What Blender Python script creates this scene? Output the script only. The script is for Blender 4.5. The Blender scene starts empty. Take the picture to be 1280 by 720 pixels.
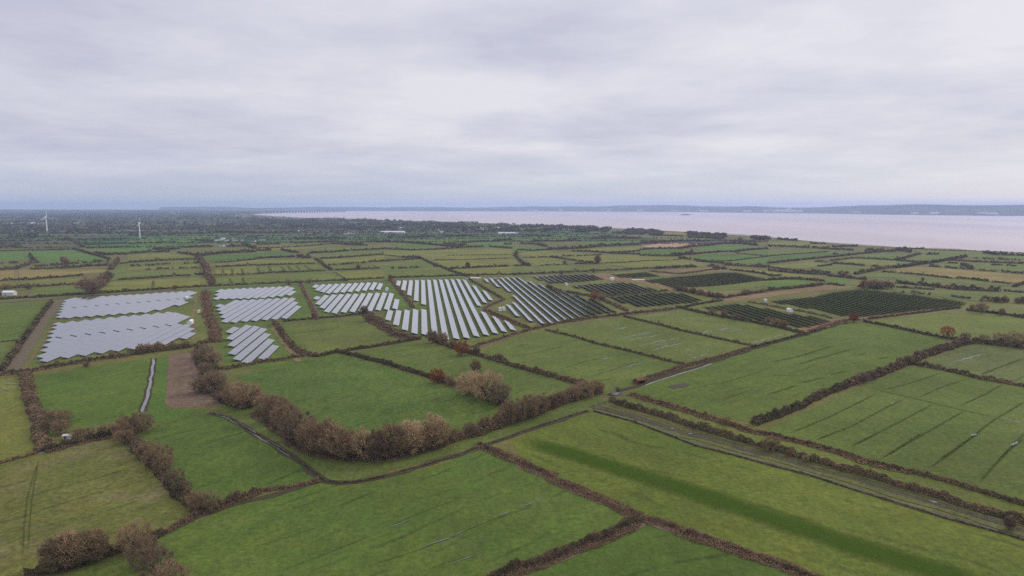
import bpy, math, random
import numpy as np
from mathutils import Vector

R = math.radians
random.seed(7)
rng = np.random.default_rng(7)
sc = bpy.context.scene
COL = sc.collection
H = 100.0          # height of the drone above the levels, metres
F = 853.0          # focal length in photograph pixels
PITCH = math.atan(102.5 / F)
cp, sp = math.cos(PITCH), math.sin(PITCH)

# ------------------------------------------------------------------ survey: photograph pixel -> place on the flat levels
def P(x, y, z=0.0):
    a, b = (x - 640) / F, (360 - y) / F
    d = (a, cp + b * sp, -sp + b * cp)
    t = (z - H) / d[2]
    return (d[0] * t, d[1] * t)

def PP(pts):
    return [P(x, y) for x, y in pts]

def crop(x0, y0, s, pts):
    return [(x0 + X / s, y0 + Y / s) for X, Y in pts]

ORD = ('first second third fourth fifth sixth seventh eighth ninth tenth eleventh twelfth thirteenth fourteenth fifteenth '
       'sixteenth seventeenth eighteenth nineteenth twentieth').split()
def ordn(i):      # 0-based
    if i < 20: return ORD[i]
    t = {2: 'twenty', 3: 'thirty', 4: 'forty', 5: 'fifty', 6: 'sixty'}[(i + 1) // 10]
    u = (i + 1) % 10
    return {2: 'twentieth', 3: 'thirtieth', 4: 'fortieth', 5: 'fiftieth', 6: 'sixtieth'}[(i + 1) // 10] if u == 0 else t + '-' + ORD[u - 1]

# ------------------------------------------------------------------ object helpers
def tag(o, label=None, cat=None, group=None, kind=None):
    if label: o['label'] = label
    if cat: o['category'] = cat
    if group: o['group'] = group
    if kind: o['kind'] = kind
    return o

def link(name, me, mat=None, parent=None, loc=None):
    o = bpy.data.objects.new(name, me); COL.objects.link(o)
    if mat is not None and me is not None and not me.materials: me.materials.append(mat)
    if parent is not None: o.parent = parent
    if loc is not None: o.location = loc
    return o

def mesh_np(name, verts, faces_n, loops=None, smooth=False):
    """verts (N,3); faces_n = 3 or 4: consecutive verts make faces when loops is None"""
    verts = np.asarray(verts, dtype=np.float32)
    me = bpy.data.meshes.new(name)
    n = len(verts)
    if loops is None: loops = np.arange(n, dtype=np.int32)
    loops = np.asarray(loops, dtype=np.int32).ravel()
    nf = len(loops) // faces_n
    me.vertices.add(n); me.vertices.foreach_set('co', verts.ravel())
    me.loops.add(len(loops)); me.loops.foreach_set('vertex_index', loops)
    me.polygons.add(nf)
    me.polygons.foreach_set('loop_start', np.arange(0, nf * faces_n, faces_n, dtype=np.int32))
    try: me.polygons.foreach_set('loop_total', np.full(nf, faces_n, dtype=np.int32))
    except Exception: pass
    me.update(calc_edges=True)
    if smooth: me.polygons.foreach_set('use_smooth', np.ones(nf, dtype=bool))
    return me

class MB:
    def __init__(s): s.v = []; s.f = []
    def quad(s, a, b, c, d):
        k = len(s.v); s.v += [a, b, c, d]; s.f.append((k, k + 1, k + 2, k + 3))
    def box(s, x0, x1, y0, y1, z0, z1):
        k = len(s.v)
        s.v += [(x0, y0, z0), (x1, y0, z0), (x1, y1, z0), (x0, y1, z0), (x0, y0, z1), (x1, y0, z1), (x1, y1, z1), (x0, y1, z1)]
        s.f += [tuple(k + i for i in q) for q in ((3, 2, 1, 0), (4, 5, 6, 7), (0, 1, 5, 4), (1, 2, 6, 5), (2, 3, 7, 6), (3, 0, 4, 7))]
    def hexa(s, pts):
        k = len(s.v); s.v += pts
        s.f += [tuple(k + i for i in q) for q in ((3, 2, 1, 0), (4, 5, 6, 7), (0, 1, 5, 4), (1, 2, 6, 5), (2, 3, 7, 6), (3, 0, 4, 7))]
    def tube(s, p, q, r0, r1, n=6, cap=True):
        p, q = Vector(p), Vector(q); d = (q - p).normalized()
        a = d.orthogonal().normalized(); b = d.cross(a); k = len(s.v)
        for c, r in ((p, r0), (q, r1)):
            for i in range(n):
                t = 2 * math.pi * i / n; s.v.append(tuple(c + a * math.cos(t) * r + b * math.sin(t) * r))
        for i in range(n): s.f.append((k + i, k + (i + 1) % n, k + n + (i + 1) % n, k + n + i))
        if cap: s.f += [tuple(k + n - 1 - i for i in range(n)), tuple(k + n + i for i in range(n))]
    def mesh(s, name):
        me = bpy.data.meshes.new(name); me.from_pydata(s.v, [], s.f); me.update(); return me
    def build(s, name, mat, parent=None, loc=None): return link(name, s.mesh(name), mat, parent, loc)

def empty(name, loc, rz=0):
    o = bpy.data.objects.new(name, None); COL.objects.link(o); o.location = loc; o.rotation_euler = (0, 0, rz)
    o.empty_display_size = 1; return o

def copy_tree(o, parent=None):
    c = o.copy(); COL.objects.link(c)
    if parent: c.parent = parent
    for ch in o.children: copy_tree(ch, c)
    return c

# ------------------------------------------------------------------ materials
def new_mat(name):
    m = bpy.data.materials.new(name); m.use_nodes = True; nt = m.node_tree; nt.nodes.clear()
    out = nt.nodes.new('ShaderNodeOutputMaterial'); b = nt.nodes.new('ShaderNodeBsdfPrincipled')
    nt.links.new(b.outputs[0], out.inputs[0])
    return m, nt, b
def N(nt, t, **k):
    n = nt.nodes.new(t)
    for a, v in k.items(): setattr(n, a, v)
    return n
def rgb(c): return (c[0], c[1], c[2], 1)
def mixc(nt, fac, a, b, mode='MIX'):
    m = N(nt, 'ShaderNodeMix', data_type='RGBA', blend_type=mode)
    for s, v in ((m.inputs[0], fac), (m.inputs[6], a), (m.inputs[7], b)):
        if hasattr(v, 'is_linked'): nt.links.new(v, s)
        elif isinstance(v, (int, float)): s.default_value = v
        else: s.default_value = rgb(v)
    return m.outputs[2]
def ramp(nt, src, a, b, v0=0.0, v1=1.0):
    m = N(nt, 'ShaderNodeMapRange'); nt.links.new(src, m.inputs[0])
    m.inputs[1].default_value = a; m.inputs[2].default_value = b; m.inputs[3].default_value = v0; m.inputs[4].default_value = v1
    return m.outputs[0]
def pos(nt, rot=0.0, sx=1.0, sy=1.0):
    g = N(nt, 'ShaderNodeNewGeometry'); mp = N(nt, 'ShaderNodeMapping')
    nt.links.new(g.outputs['Position'], mp.inputs[0])
    mp.inputs['Rotation'].default_value = (0, 0, rot); mp.inputs['Scale'].default_value = (sx, sy, 1)
    return mp.outputs[0]
def noise(nt, vec, scale, detail=3, rough=0.55):
    n = N(nt, 'ShaderNodeTexNoise'); nt.links.new(vec, n.inputs['Vector'])
    n.inputs['Scale'].default_value = scale; n.inputs['Detail'].default_value = detail; n.inputs['Roughness'].default_value = rough
    return n.outputs[0]
def math_(nt, op, a, b=0.0):
    m = N(nt, 'ShaderNodeMath', operation=op)
    for i, v in enumerate((a, b)):
        if hasattr(v, 'is_linked'): nt.links.new(v, m.inputs[i])
        else: m.inputs[i].default_value = v
    return m.outputs[0]

_gm = {}
def grass(cA, cB, cC=(.14, .12, .045), straw=0.0, rot=0.0, mottle=1.0, lines=None, period=13.):
    """pasture: two greens in broad patches, tussock mottling, mowing direction streaks, straw patches"""
    cA, cB = [(c[0] * 1.38 + .004, c[1] * 1.22, c[2] * .96) for c in (cA, cB)]
    key = (tuple(cA), tuple(cB), cC, straw, rot, mottle, lines, period)
    if key in _gm: return _gm[key]
    m, nt, b = new_mat('pasture')
    p = pos(nt); q = pos(nt, rot, 1.0, 0.4)
    f1 = ramp(nt, noise(nt, p, .022, 4, .6), .3, .7)
    col = mixc(nt, f1, cA, cB)
    if straw > 0:
        f2 = ramp(nt, noise(nt, p, .035, 6, .72), .68 - straw, .86 - straw)
        f2 = math_(nt, 'MULTIPLY', f2, .85)
        col = mixc(nt, f2, col, cC)
    f3 = ramp(nt, noise(nt, q, .22, 4, .65), .25, .75, 1 - .16 * mottle, 1 + .16 * mottle)
    f4 = ramp(nt, noise(nt, p, .5, 8, .82), .32, .68, 1 - .46 * mottle, 1 + .46 * mottle)
    f5 = ramp(nt, noise(nt, p, .014, 5, .65), .3, .7, .80, 1.20)
    # yellower, drier tufts and mossy wet patches
    col = mixc(nt, ramp(nt, noise(nt, p, .09, 6, .72), .50, .74, 0, .6), col, tuple(v * k for v, k in zip(cB, (1.45, 1.12, 1.1))))
    col = mixc(nt, ramp(nt, noise(nt, p, .045, 6, .75), .52, .72, 0, .5), col, tuple(v * k for v, k in zip(cA, (.62, .78, .7))))
    f = math_(nt, 'MULTIPLY', math_(nt, 'MULTIPLY', f3, f4), f5)
    if lines:
        a_, b_ = P(*lines[0]), P(*lines[1]); th = math.atan2(b_[1] - a_[1], b_[0] - a_[0])
        sp3 = N(nt, 'ShaderNodeSeparateXYZ'); nt.links.new(p, sp3.inputs[0])
        t = math_(nt, 'SUBTRACT', math_(nt, 'MULTIPLY', sp3.outputs[1], math.cos(th) / period), math_(nt, 'MULTIPLY', sp3.outputs[0], math.sin(th) / period))
        t = math_(nt, 'ADD', t, math_(nt, 'MULTIPLY', noise(nt, p, .02, 2, .5), 1.0))
        fr = math_(nt, 'ABSOLUTE', math_(nt, 'SUBTRACT', math_(nt, 'FRACT', t), .5))
        ln = math_(nt, 'MULTIPLY', ramp(nt, fr, 0, .09, 1, 0), ramp(nt, noise(nt, p, .05, 3, .6), .42, .6, 0, .38))
        wd0 = ramp(nt, fr, 0, .5, 1.05, .95)
        f = math_(nt, 'MULTIPLY', f, math_(nt, 'MULTIPLY', wd0, math_(nt, 'SUBTRACT', 1., ln)))
    mm = N(nt, 'ShaderNodeVectorMath', operation='SCALE'); nt.links.new(col, mm.inputs[0]); nt.links.new(f, mm.inputs['Scale'])
    nt.links.new(mm.outputs[0], b.inputs['Base Color'])
    b.inputs['Roughness'].default_value = .95; b.inputs['Specular IOR Level'].default_value = .1
    bp = N(nt, 'ShaderNodeBump'); bp.inputs['Strength'].default_value = .7; bp.inputs['Distance'].default_value = .6
    nt.links.new(noise(nt, p, .9, 4, .7), bp.inputs['Height']); nt.links.new(bp.outputs[0], b.inputs['Normal'])
    _gm[key] = m; return m

def plain(name, c, rough=.8, c2=None, scale=.5, spec=.08, metal=0.0, rnd=0.0):
    m, nt, b = new_mat(name)
    col = None
    c2 = c2 or tuple(v * .65 for v in c)
    col = mixc(nt, ramp(nt, noise(nt, pos(nt), scale, 4, .65), .3, .7), c, c2)
    if rnd > 0:
        oi = N(nt, 'ShaderNodeObjectInfo')
        s = ramp(nt, oi.outputs['Random'], 0, 1, 1 - rnd, 1 + rnd)
        mm = N(nt, 'ShaderNodeVectorMath', operation='SCALE'); nt.links.new(col, mm.inputs[0]); nt.links.new(s, mm.inputs['Scale'])
        col = mm.outputs[0]
    nt.links.new(col, b.inputs['Base Color'])
    b.inputs['Roughness'].default_value = rough; b.inputs['Specular IOR Level'].default_value = spec; b.inputs['Metallic'].default_value = metal
    return m

def veg(name, c, c2, scale=.25, rnd=.2):
    """twigs and winter foliage: colour varies clump by clump and plant by plant"""
    m, nt, b = new_mat(name)
    p = pos(nt)
    c, c2 = [(k[0] * 1.04, k[1] * 1.0, k[2] * .80) for k in (c, c2)]
    col = mixc(nt, ramp(nt, noise(nt, p, scale, 4, .7), .32, .68), c, c2)
    if name.startswith('hedge'):
        col = mixc(nt, ramp(nt, noise(nt, p, .045, 4, .7), .48, .66, 0, .65), col, (.052, .058, .026))
        col = mixc(nt, ramp(nt, noise(nt, pos(nt, 1.), .03, 3, .7), .55, .7, 0, .6), col, (.20, .135, .085))
    oi = N(nt, 'ShaderNodeObjectInfo')
    s = math_(nt, 'MULTIPLY', ramp(nt, oi.outputs['Random'], 0, 1, 1 - rnd, 1 + rnd), ramp(nt, noise(nt, p, 1.7, 3, .7), .25, .75, .55, 1.45))
    mm = N(nt, 'ShaderNodeVectorMath', operation='SCALE'); nt.links.new(col, mm.inputs[0]); nt.links.new(s, mm.inputs['Scale'])
    nt.links.new(mm.outputs[0], b.inputs['Base Color'])
    b.inputs['Roughness'].default_value = .9; b.inputs['Specular IOR Level'].default_value = .1
    return m

G_BRIGHT = ((.044, .097, .018), (.064, .112, .023))
G_MID = ((.052, .088, .021), (.075, .105, .027))
G_YEL = ((.080, .115, .026), (.106, .125, .030))
G_OLV = ((.070, .088, .030), (.095, .102, .036))
G_BLUE = ((.040, .085, .030), (.050, .100, .032))
STRAW = (.165, .135, .062)

M = {
 'hedge_dark': veg('hedge_twigs', (.105, .086, .056), (.175, .134, .090)),
 'hedge_brown': veg('hedge_brown_twigs', (.150, .108, .075), (.220, .155, .105)),
 'hedge_green': veg('hedge_bramble', (.030, .034, .018), (.060, .050, .032)),
 'reed': veg('dead_reeds', (.235, .160, .115), (.17, .112, .08)),
 'reed_pale': veg('pale_reeds', (.24, .18, .11), (.15, .11, .07)),
 'twig_brown': veg('brown_twigs', (.315, .225, .155), (.215, .150, .105)),
 'twig_purple': veg('purple_twigs', (.235, .172, .135), (.165, .120, .095)),
 'twig_pale': veg('pale_twigs', (.46, .34, .23), (.33, .24, .165)),
 'twig_olive': veg('olive_twigs', (.29, .235, .155), (.20, .16, .11)),
 'twig_red': veg('rusty_leaves', (.33, .11, .045), (.22, .078, .04)),
 'twig_rust': veg('amber_leaves', (.38, .20, .06), (.26, .14, .05)),
 'wood_far': veg('far_woodland_leaves', (.085, .073, .055), (.12, .10, .068), .02),
 'bark': plain('bark', (.06, .048, .038), .9),
 'mud': plain('mud', (.092, .078, .056), .95, (.055, .056, .034), .25, .08),
 'bank': plain('ditch_bank', (.085, .062, .042), 1., (.045, .045, .022), .5, 0.),
 'bank_pale': plain('pale_ditch_bank', (.115, .098, .06), 1., (.06, .065, .03), .5, 0.),
 'track_reed': plain('brown_track_soil', (.16, .115, .075), .9, (.10, .09, .05), .3),
 'road': plain('road_asphalt', (.085, .085, .088), .85, (.06, .06, .062), .3),
 'furrow': plain('wet_furrow_turf', (.040, .056, .014), 1., (.056, .078, .018), .4, 0.),
 'turf_dark': plain('dark_turf', (.036, .078, .007), .95, (.046, .086, .009), .3, .1),
 'turf_mid': plain('half_dark_turf', (.060, .098, .010), .95, (.050, .092, .009), .25, .1),
 'metal': plain('galvanised_steel', (.09, .092, .095), .7, (.07, .072, .075), 2., .2, .3),
 'white_paint': plain('white_paint', (.78, .78, .76), .5, (.70, .70, .68), 1.),
 'cream': plain('cream_render', (.60, .57, .50), .8, (.50, .47, .42), .3),
 'roof_dark': plain('dark_slate_roof', (.10, .095, .10), .7, (.07, .068, .07), .5),
 'roof_red': plain('brown_tile_roof', (.20, .12, .09), .8, (.14, .085, .065), .5),
 'roof_white': plain('pale_sheet_roof', (.70, .71, .72), .5, (.58, .60, .62), .2),
 'rust': plain('rusty_sheet_iron', (.17, .075, .042), .8, (.14, .06, .035), .8),
 'concrete': plain('concrete', (.20, .19, .17), .9, (.13, .125, .11), 1.),
 'grey_bridge': plain('bridge_concrete', (.16, .16, .17), .9),
 'door': plain('dark_green_door', (.04, .07, .05), .6),
 'black_glass': plain('window_glass', (.03, .035, .04), .1, None, 1., .5),
}

# still water
def water_mat(name, base, rough, bump, scale):
    m, nt, b = new_mat(name)
    p = pos(nt)
    n1 = noise(nt, pos(nt, .35, 1, .16), .0011, 4, .6)
    col = mixc(nt, ramp(nt, n1, .35, .65), base, tuple(v * .78 for v in base))
    nt.links.new(col, b.inputs['Base Color'])
    b.inputs['Roughness'].default_value = rough; b.inputs['IOR'].default_value = 1.33
    bp = N(nt, 'ShaderNodeBump'); bp.inputs['Strength'].default_value = bump; bp.inputs['Distance'].default_value = .3
    nt.links.new(noise(nt, p, scale, 4, .6), bp.inputs['Height']); nt.links.new(bp.outputs[0], b.inputs['Normal'])
    return m
M['sea'] = water_mat('silty_estuary_water', (.53, .435, .43), .35, .25, .15)
M['puddle'] = water_mat('puddle_water', (.16, .16, .15), .06, .05, 2.)
M['ditchwater'] = water_mat('ditch_water', (.07, .065, .06), .08, .05, 2.)

# photovoltaic glass: cells with fine pale frame lines, in the row's own coordinates
def panel_mat():
    m, nt, b = new_mat('solar_glass')
    tc = N(nt, 'ShaderNodeTexCoord'); sep = N(nt, 'ShaderNodeSeparateXYZ'); nt.links.new(tc.outputs['Object'], sep.inputs[0])
    def line(src, period, w):
        f = math_(nt, 'FRACT', math_(nt, 'DIVIDE', src, period)); return math_(nt, 'LESS_THAN', f, w)
    l = math_(nt, 'MAXIMUM', line(sep.outputs[1], 1.0, .04), line(math_(nt, 'ADD', sep.outputs[0], 2.16), 1.44, .03))
    n = ramp(nt, noise(nt, pos(nt), .06, 3, .6), .3, .7, .85, 1.15)
    col = mixc(nt, l, (.016, .022, .040), (.30, .31, .33))
    mm = N(nt, 'ShaderNodeVectorMath', operation='SCALE'); nt.links.new(col, mm.inputs[0]); nt.links.new(n, mm.inputs['Scale'])
    nt.links.new(mm.outputs[0], b.inputs['Base Color'])
    b.inputs['Roughness'].default_value = .14; b.inputs['IOR'].default_value = 1.75
    b.inputs['Specular IOR Level'].default_value = .9
    b.inputs['Coat Weight'].default_value = .8; b.inputs['Coat Roughness'].default_value = .12
    return m
M['panel'] = panel_mat()
M['panel_back_shaded'] = plain('shaded_panel_backsheet', (.010, .022, .027), .7, (.008, .016, .020), .5, .1)  # whitish sheet coloured near-black: shade under the rows put into its colour

# ------------------------------------------------------------------ land, water
SHORE = [(312, 268.2), (330, 269.2), (345, 270.3), (375, 272), (430, 273.2), (480, 275.4), (560, 277.2), (640, 280.4), (720, 283), (800, 286.6), (860, 290),
         (900, 292.5), (960, 296.3), (1000, 300), (1040, 303.8), (1080, 306.8), (1120, 308.8), (1200, 311.8), (1240, 314.5), (1280, 317)]
def dist(p): return math.hypot(p[0], p[1])
shore_w = PP(SHORE)
FAR = 19500.
land = [(-FAR * 1.1, -600.), (-FAR * 1.1, FAR), (-3800., FAR), (-4200., 14500.), (-3650., 10500.)] + shore_w + [(1350., 1150.), (1900., 700.), (3400., -600.)]
import bmesh
def poly_mesh(name, pts, z, skirt=0.0):
    bm = bmesh.new()
    vs = [bm.verts.new((x, y, z)) for x, y in pts]
    f = bm.faces.new(vs)
    if f.normal.z < 0: f.normal_flip()
    if skirt:
        n = len(pts)
        lo = [bm.verts.new((x + (60 if x > -3700 else 0) * .1, y + .6 * 10, z - skirt)) for x, y in pts]
        for i in range(n): bm.faces.new((vs[i], vs[(i + 1) % n], lo[(i + 1) % n], lo[i]))
    bmesh.ops.triangulate(bm, faces=[f])
    bmesh.ops.recalc_face_normals(bm, faces=bm.faces)
    me = bpy.data.meshes.new(name); bm.to_mesh(me); bm.free(); return me
me = poly_mesh('ground', land, 0.0, 6.0)
tag(link('ground', me, grass(*G_OLV, STRAW, .12)), kind='structure')
w = MB(); w.quad((-9000, 800, -3), (24000, 800, -3), (24000, FAR, -3), (-9000, FAR, -3)); 
tag(w.build('water', M['sea']), kind='structure')

def in_poly(x, y, poly):
    c = False; n = len(poly); j = n - 1
    for i in range(n):
        xi, yi = poly[i]; xj, yj = poly[j]
        if (yi > y) != (yj > y) and x < (xj - xi) * (y - yi) / (yj - yi) + xi: c = not c
        j = i
    return c

zf = [0.04]
def field(pts, mat, name='field', z=None):
    if z is None: zf[0] += .0012; z = zf[0]
    me = poly_mesh(name, PP(pts), z)
    return tag(link(name, me, mat), kind='structure')

def smooth_line(pts, step, jit=0.0):
    """resample a world polyline at about step metres"""
    out = []
    for (a, b) in zip(pts[:-1], pts[1:]):
        L = math.dist(a, b); n = max(1, int(L / step))
        for i in range(n):
            t = i / n
            out.append((a[0] + (b[0] - a[0]) * t, a[1] + (b[1] - a[1]) * t))
    out.append(pts[-1])
    if jit:
        k = [out[0]]
        for i in range(1, len(out) - 1):
            k.append((out[i][0] + random.uniform(-jit, jit), out[i][1] + random.uniform(-jit, jit)))
        k.append(out[-1]); out = k
    return out

zs = [.14]
def strip_mesh(mb, pts, w, wj=.25, z=None, step=4., taper=False):
    pts = smooth_line(pts, step)
    n = len(pts); L = []; Rr = []
    ph = random.uniform(0, 9)
    for i, p in enumerate(pts):
        a = pts[max(0, i - 1)]; b = pts[min(n - 1, i + 1)]
        dx, dy = b[0] - a[0], b[1] - a[1]; l = math.hypot(dx, dy) or 1
        nx, ny = -dy / l, dx / l
        k = 1.0
        if taper: k = max(.02, math.sin(math.pi * min(1, max(0, i / max(1, n - 1)))) ** .5)
        w1 = w / 2 * k * (1 + random.uniform(-wj, wj)); w2 = w / 2 * k * (1 + random.uniform(-wj, wj))
        s = math.sin(i * .9 + ph) * w * wj * .5
        L.append((p[0] + nx * (w1 + s), p[1] + ny * (w1 + s), z)); Rr.append((p[0] - nx * (w2 - s), p[1] - ny * (w2 - s), z))
    k = len(mb.v); mb.v += [q for pr in zip(L, Rr) for q in pr]
    for i in range(n - 1): mb.f.append((k + 2 * i + 1, k + 2 * i + 3, k + 2 * i + 2, k + 2 * i))

def soft(name, c, a=.8, c2=None, rough=1.0, lo=.25):
    m, nt, b = new_mat(name)
    b.inputs['Base Color'].default_value = rgb(c); b.inputs['Roughness'].default_value = rough; b.inputs['Specular IOR Level'].default_value = 0
    at = N(nt, 'ShaderNodeAttribute', attribute_name='edge'); tr = N(nt, 'ShaderNodeBsdfTransparent'); mx = N(nt, 'ShaderNodeMixShader')
    n = noise(nt, pos(nt), .35, 5, .7)
    f = math_(nt, 'MULTIPLY', at.outputs['Fac'], ramp(nt, n, .30, .62, lo, 1.0)); f = math_(nt, 'MULTIPLY', f, a)
    if c2: nt.links.new(mixc(nt, ramp(nt, noise(nt, pos(nt), .25, 6, .7), .3, .7), c, c2), b.inputs['Base Color'])
    nt.links.new(f, mx.inputs[0]); nt.links.new(tr.outputs[0], mx.inputs[1]); nt.links.new(b.outputs[0], mx.inputs[2])
    out = [n_ for n_ in nt.nodes if n_.type == 'OUTPUT_MATERIAL'][0]; nt.links.new(mx.outputs[0], out.inputs[0])
    return m
def soft_strips(name, segs, w, mat, core=.4, step=3., wj=.25):
    v = []; lp = []; al = []
    for px in segs:
        zs[0] += .0008; z = zs[0]
        pts = smooth_line(PP(px), step); n = len(pts); k = len(v); ph = random.uniform(0, 9)
        for i, p in enumerate(pts):
            a = pts[max(0, i - 1)]; b = pts[min(n - 1, i + 1)]; dx, dy = b[0] - a[0], b[1] - a[1]; l = math.hypot(dx, dy) or 1
            nx, ny = -dy / l, dx / l; e = min(1, i / 3., (n - 1 - i) / 3.)
            s_ = math.sin(i * .31 + ph) * w * wj * .5; ww = w / 2 * (1 + random.uniform(-wj, wj))
            for t, q in ((-1, 0), (-core, 1), (core, 1), (1, 0)):
                v.append((p[0] + nx * (ww * t + s_), p[1] + ny * (ww * t + s_), z)); al.append(q * e)
        for i in range(n - 1):
            for j in range(3):
                a = k + i * 4 + j; lp.append((a + 1, a, a + 4, a + 5))
    me = mesh_np(name, v, 4, lp)
    at = me.color_attributes.new('edge', 'FLOAT_COLOR', 'POINT')
    at.data.foreach_set('color', np.array([(q, q, q, 1) for q in al], dtype=np.float32).ravel())
    return tag(link(name, me, mat), kind='structure')
def strip(name, px, w, mat, wj=.25, z=None, step=4., taper=False):
    if z is None: zs[0] += .0012; z = zs[0]
    mb = MB(); strip_mesh(mb, PP(px), w, wj, z, step, taper)
    return tag(mb.build(name, mat), kind='structure')

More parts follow.
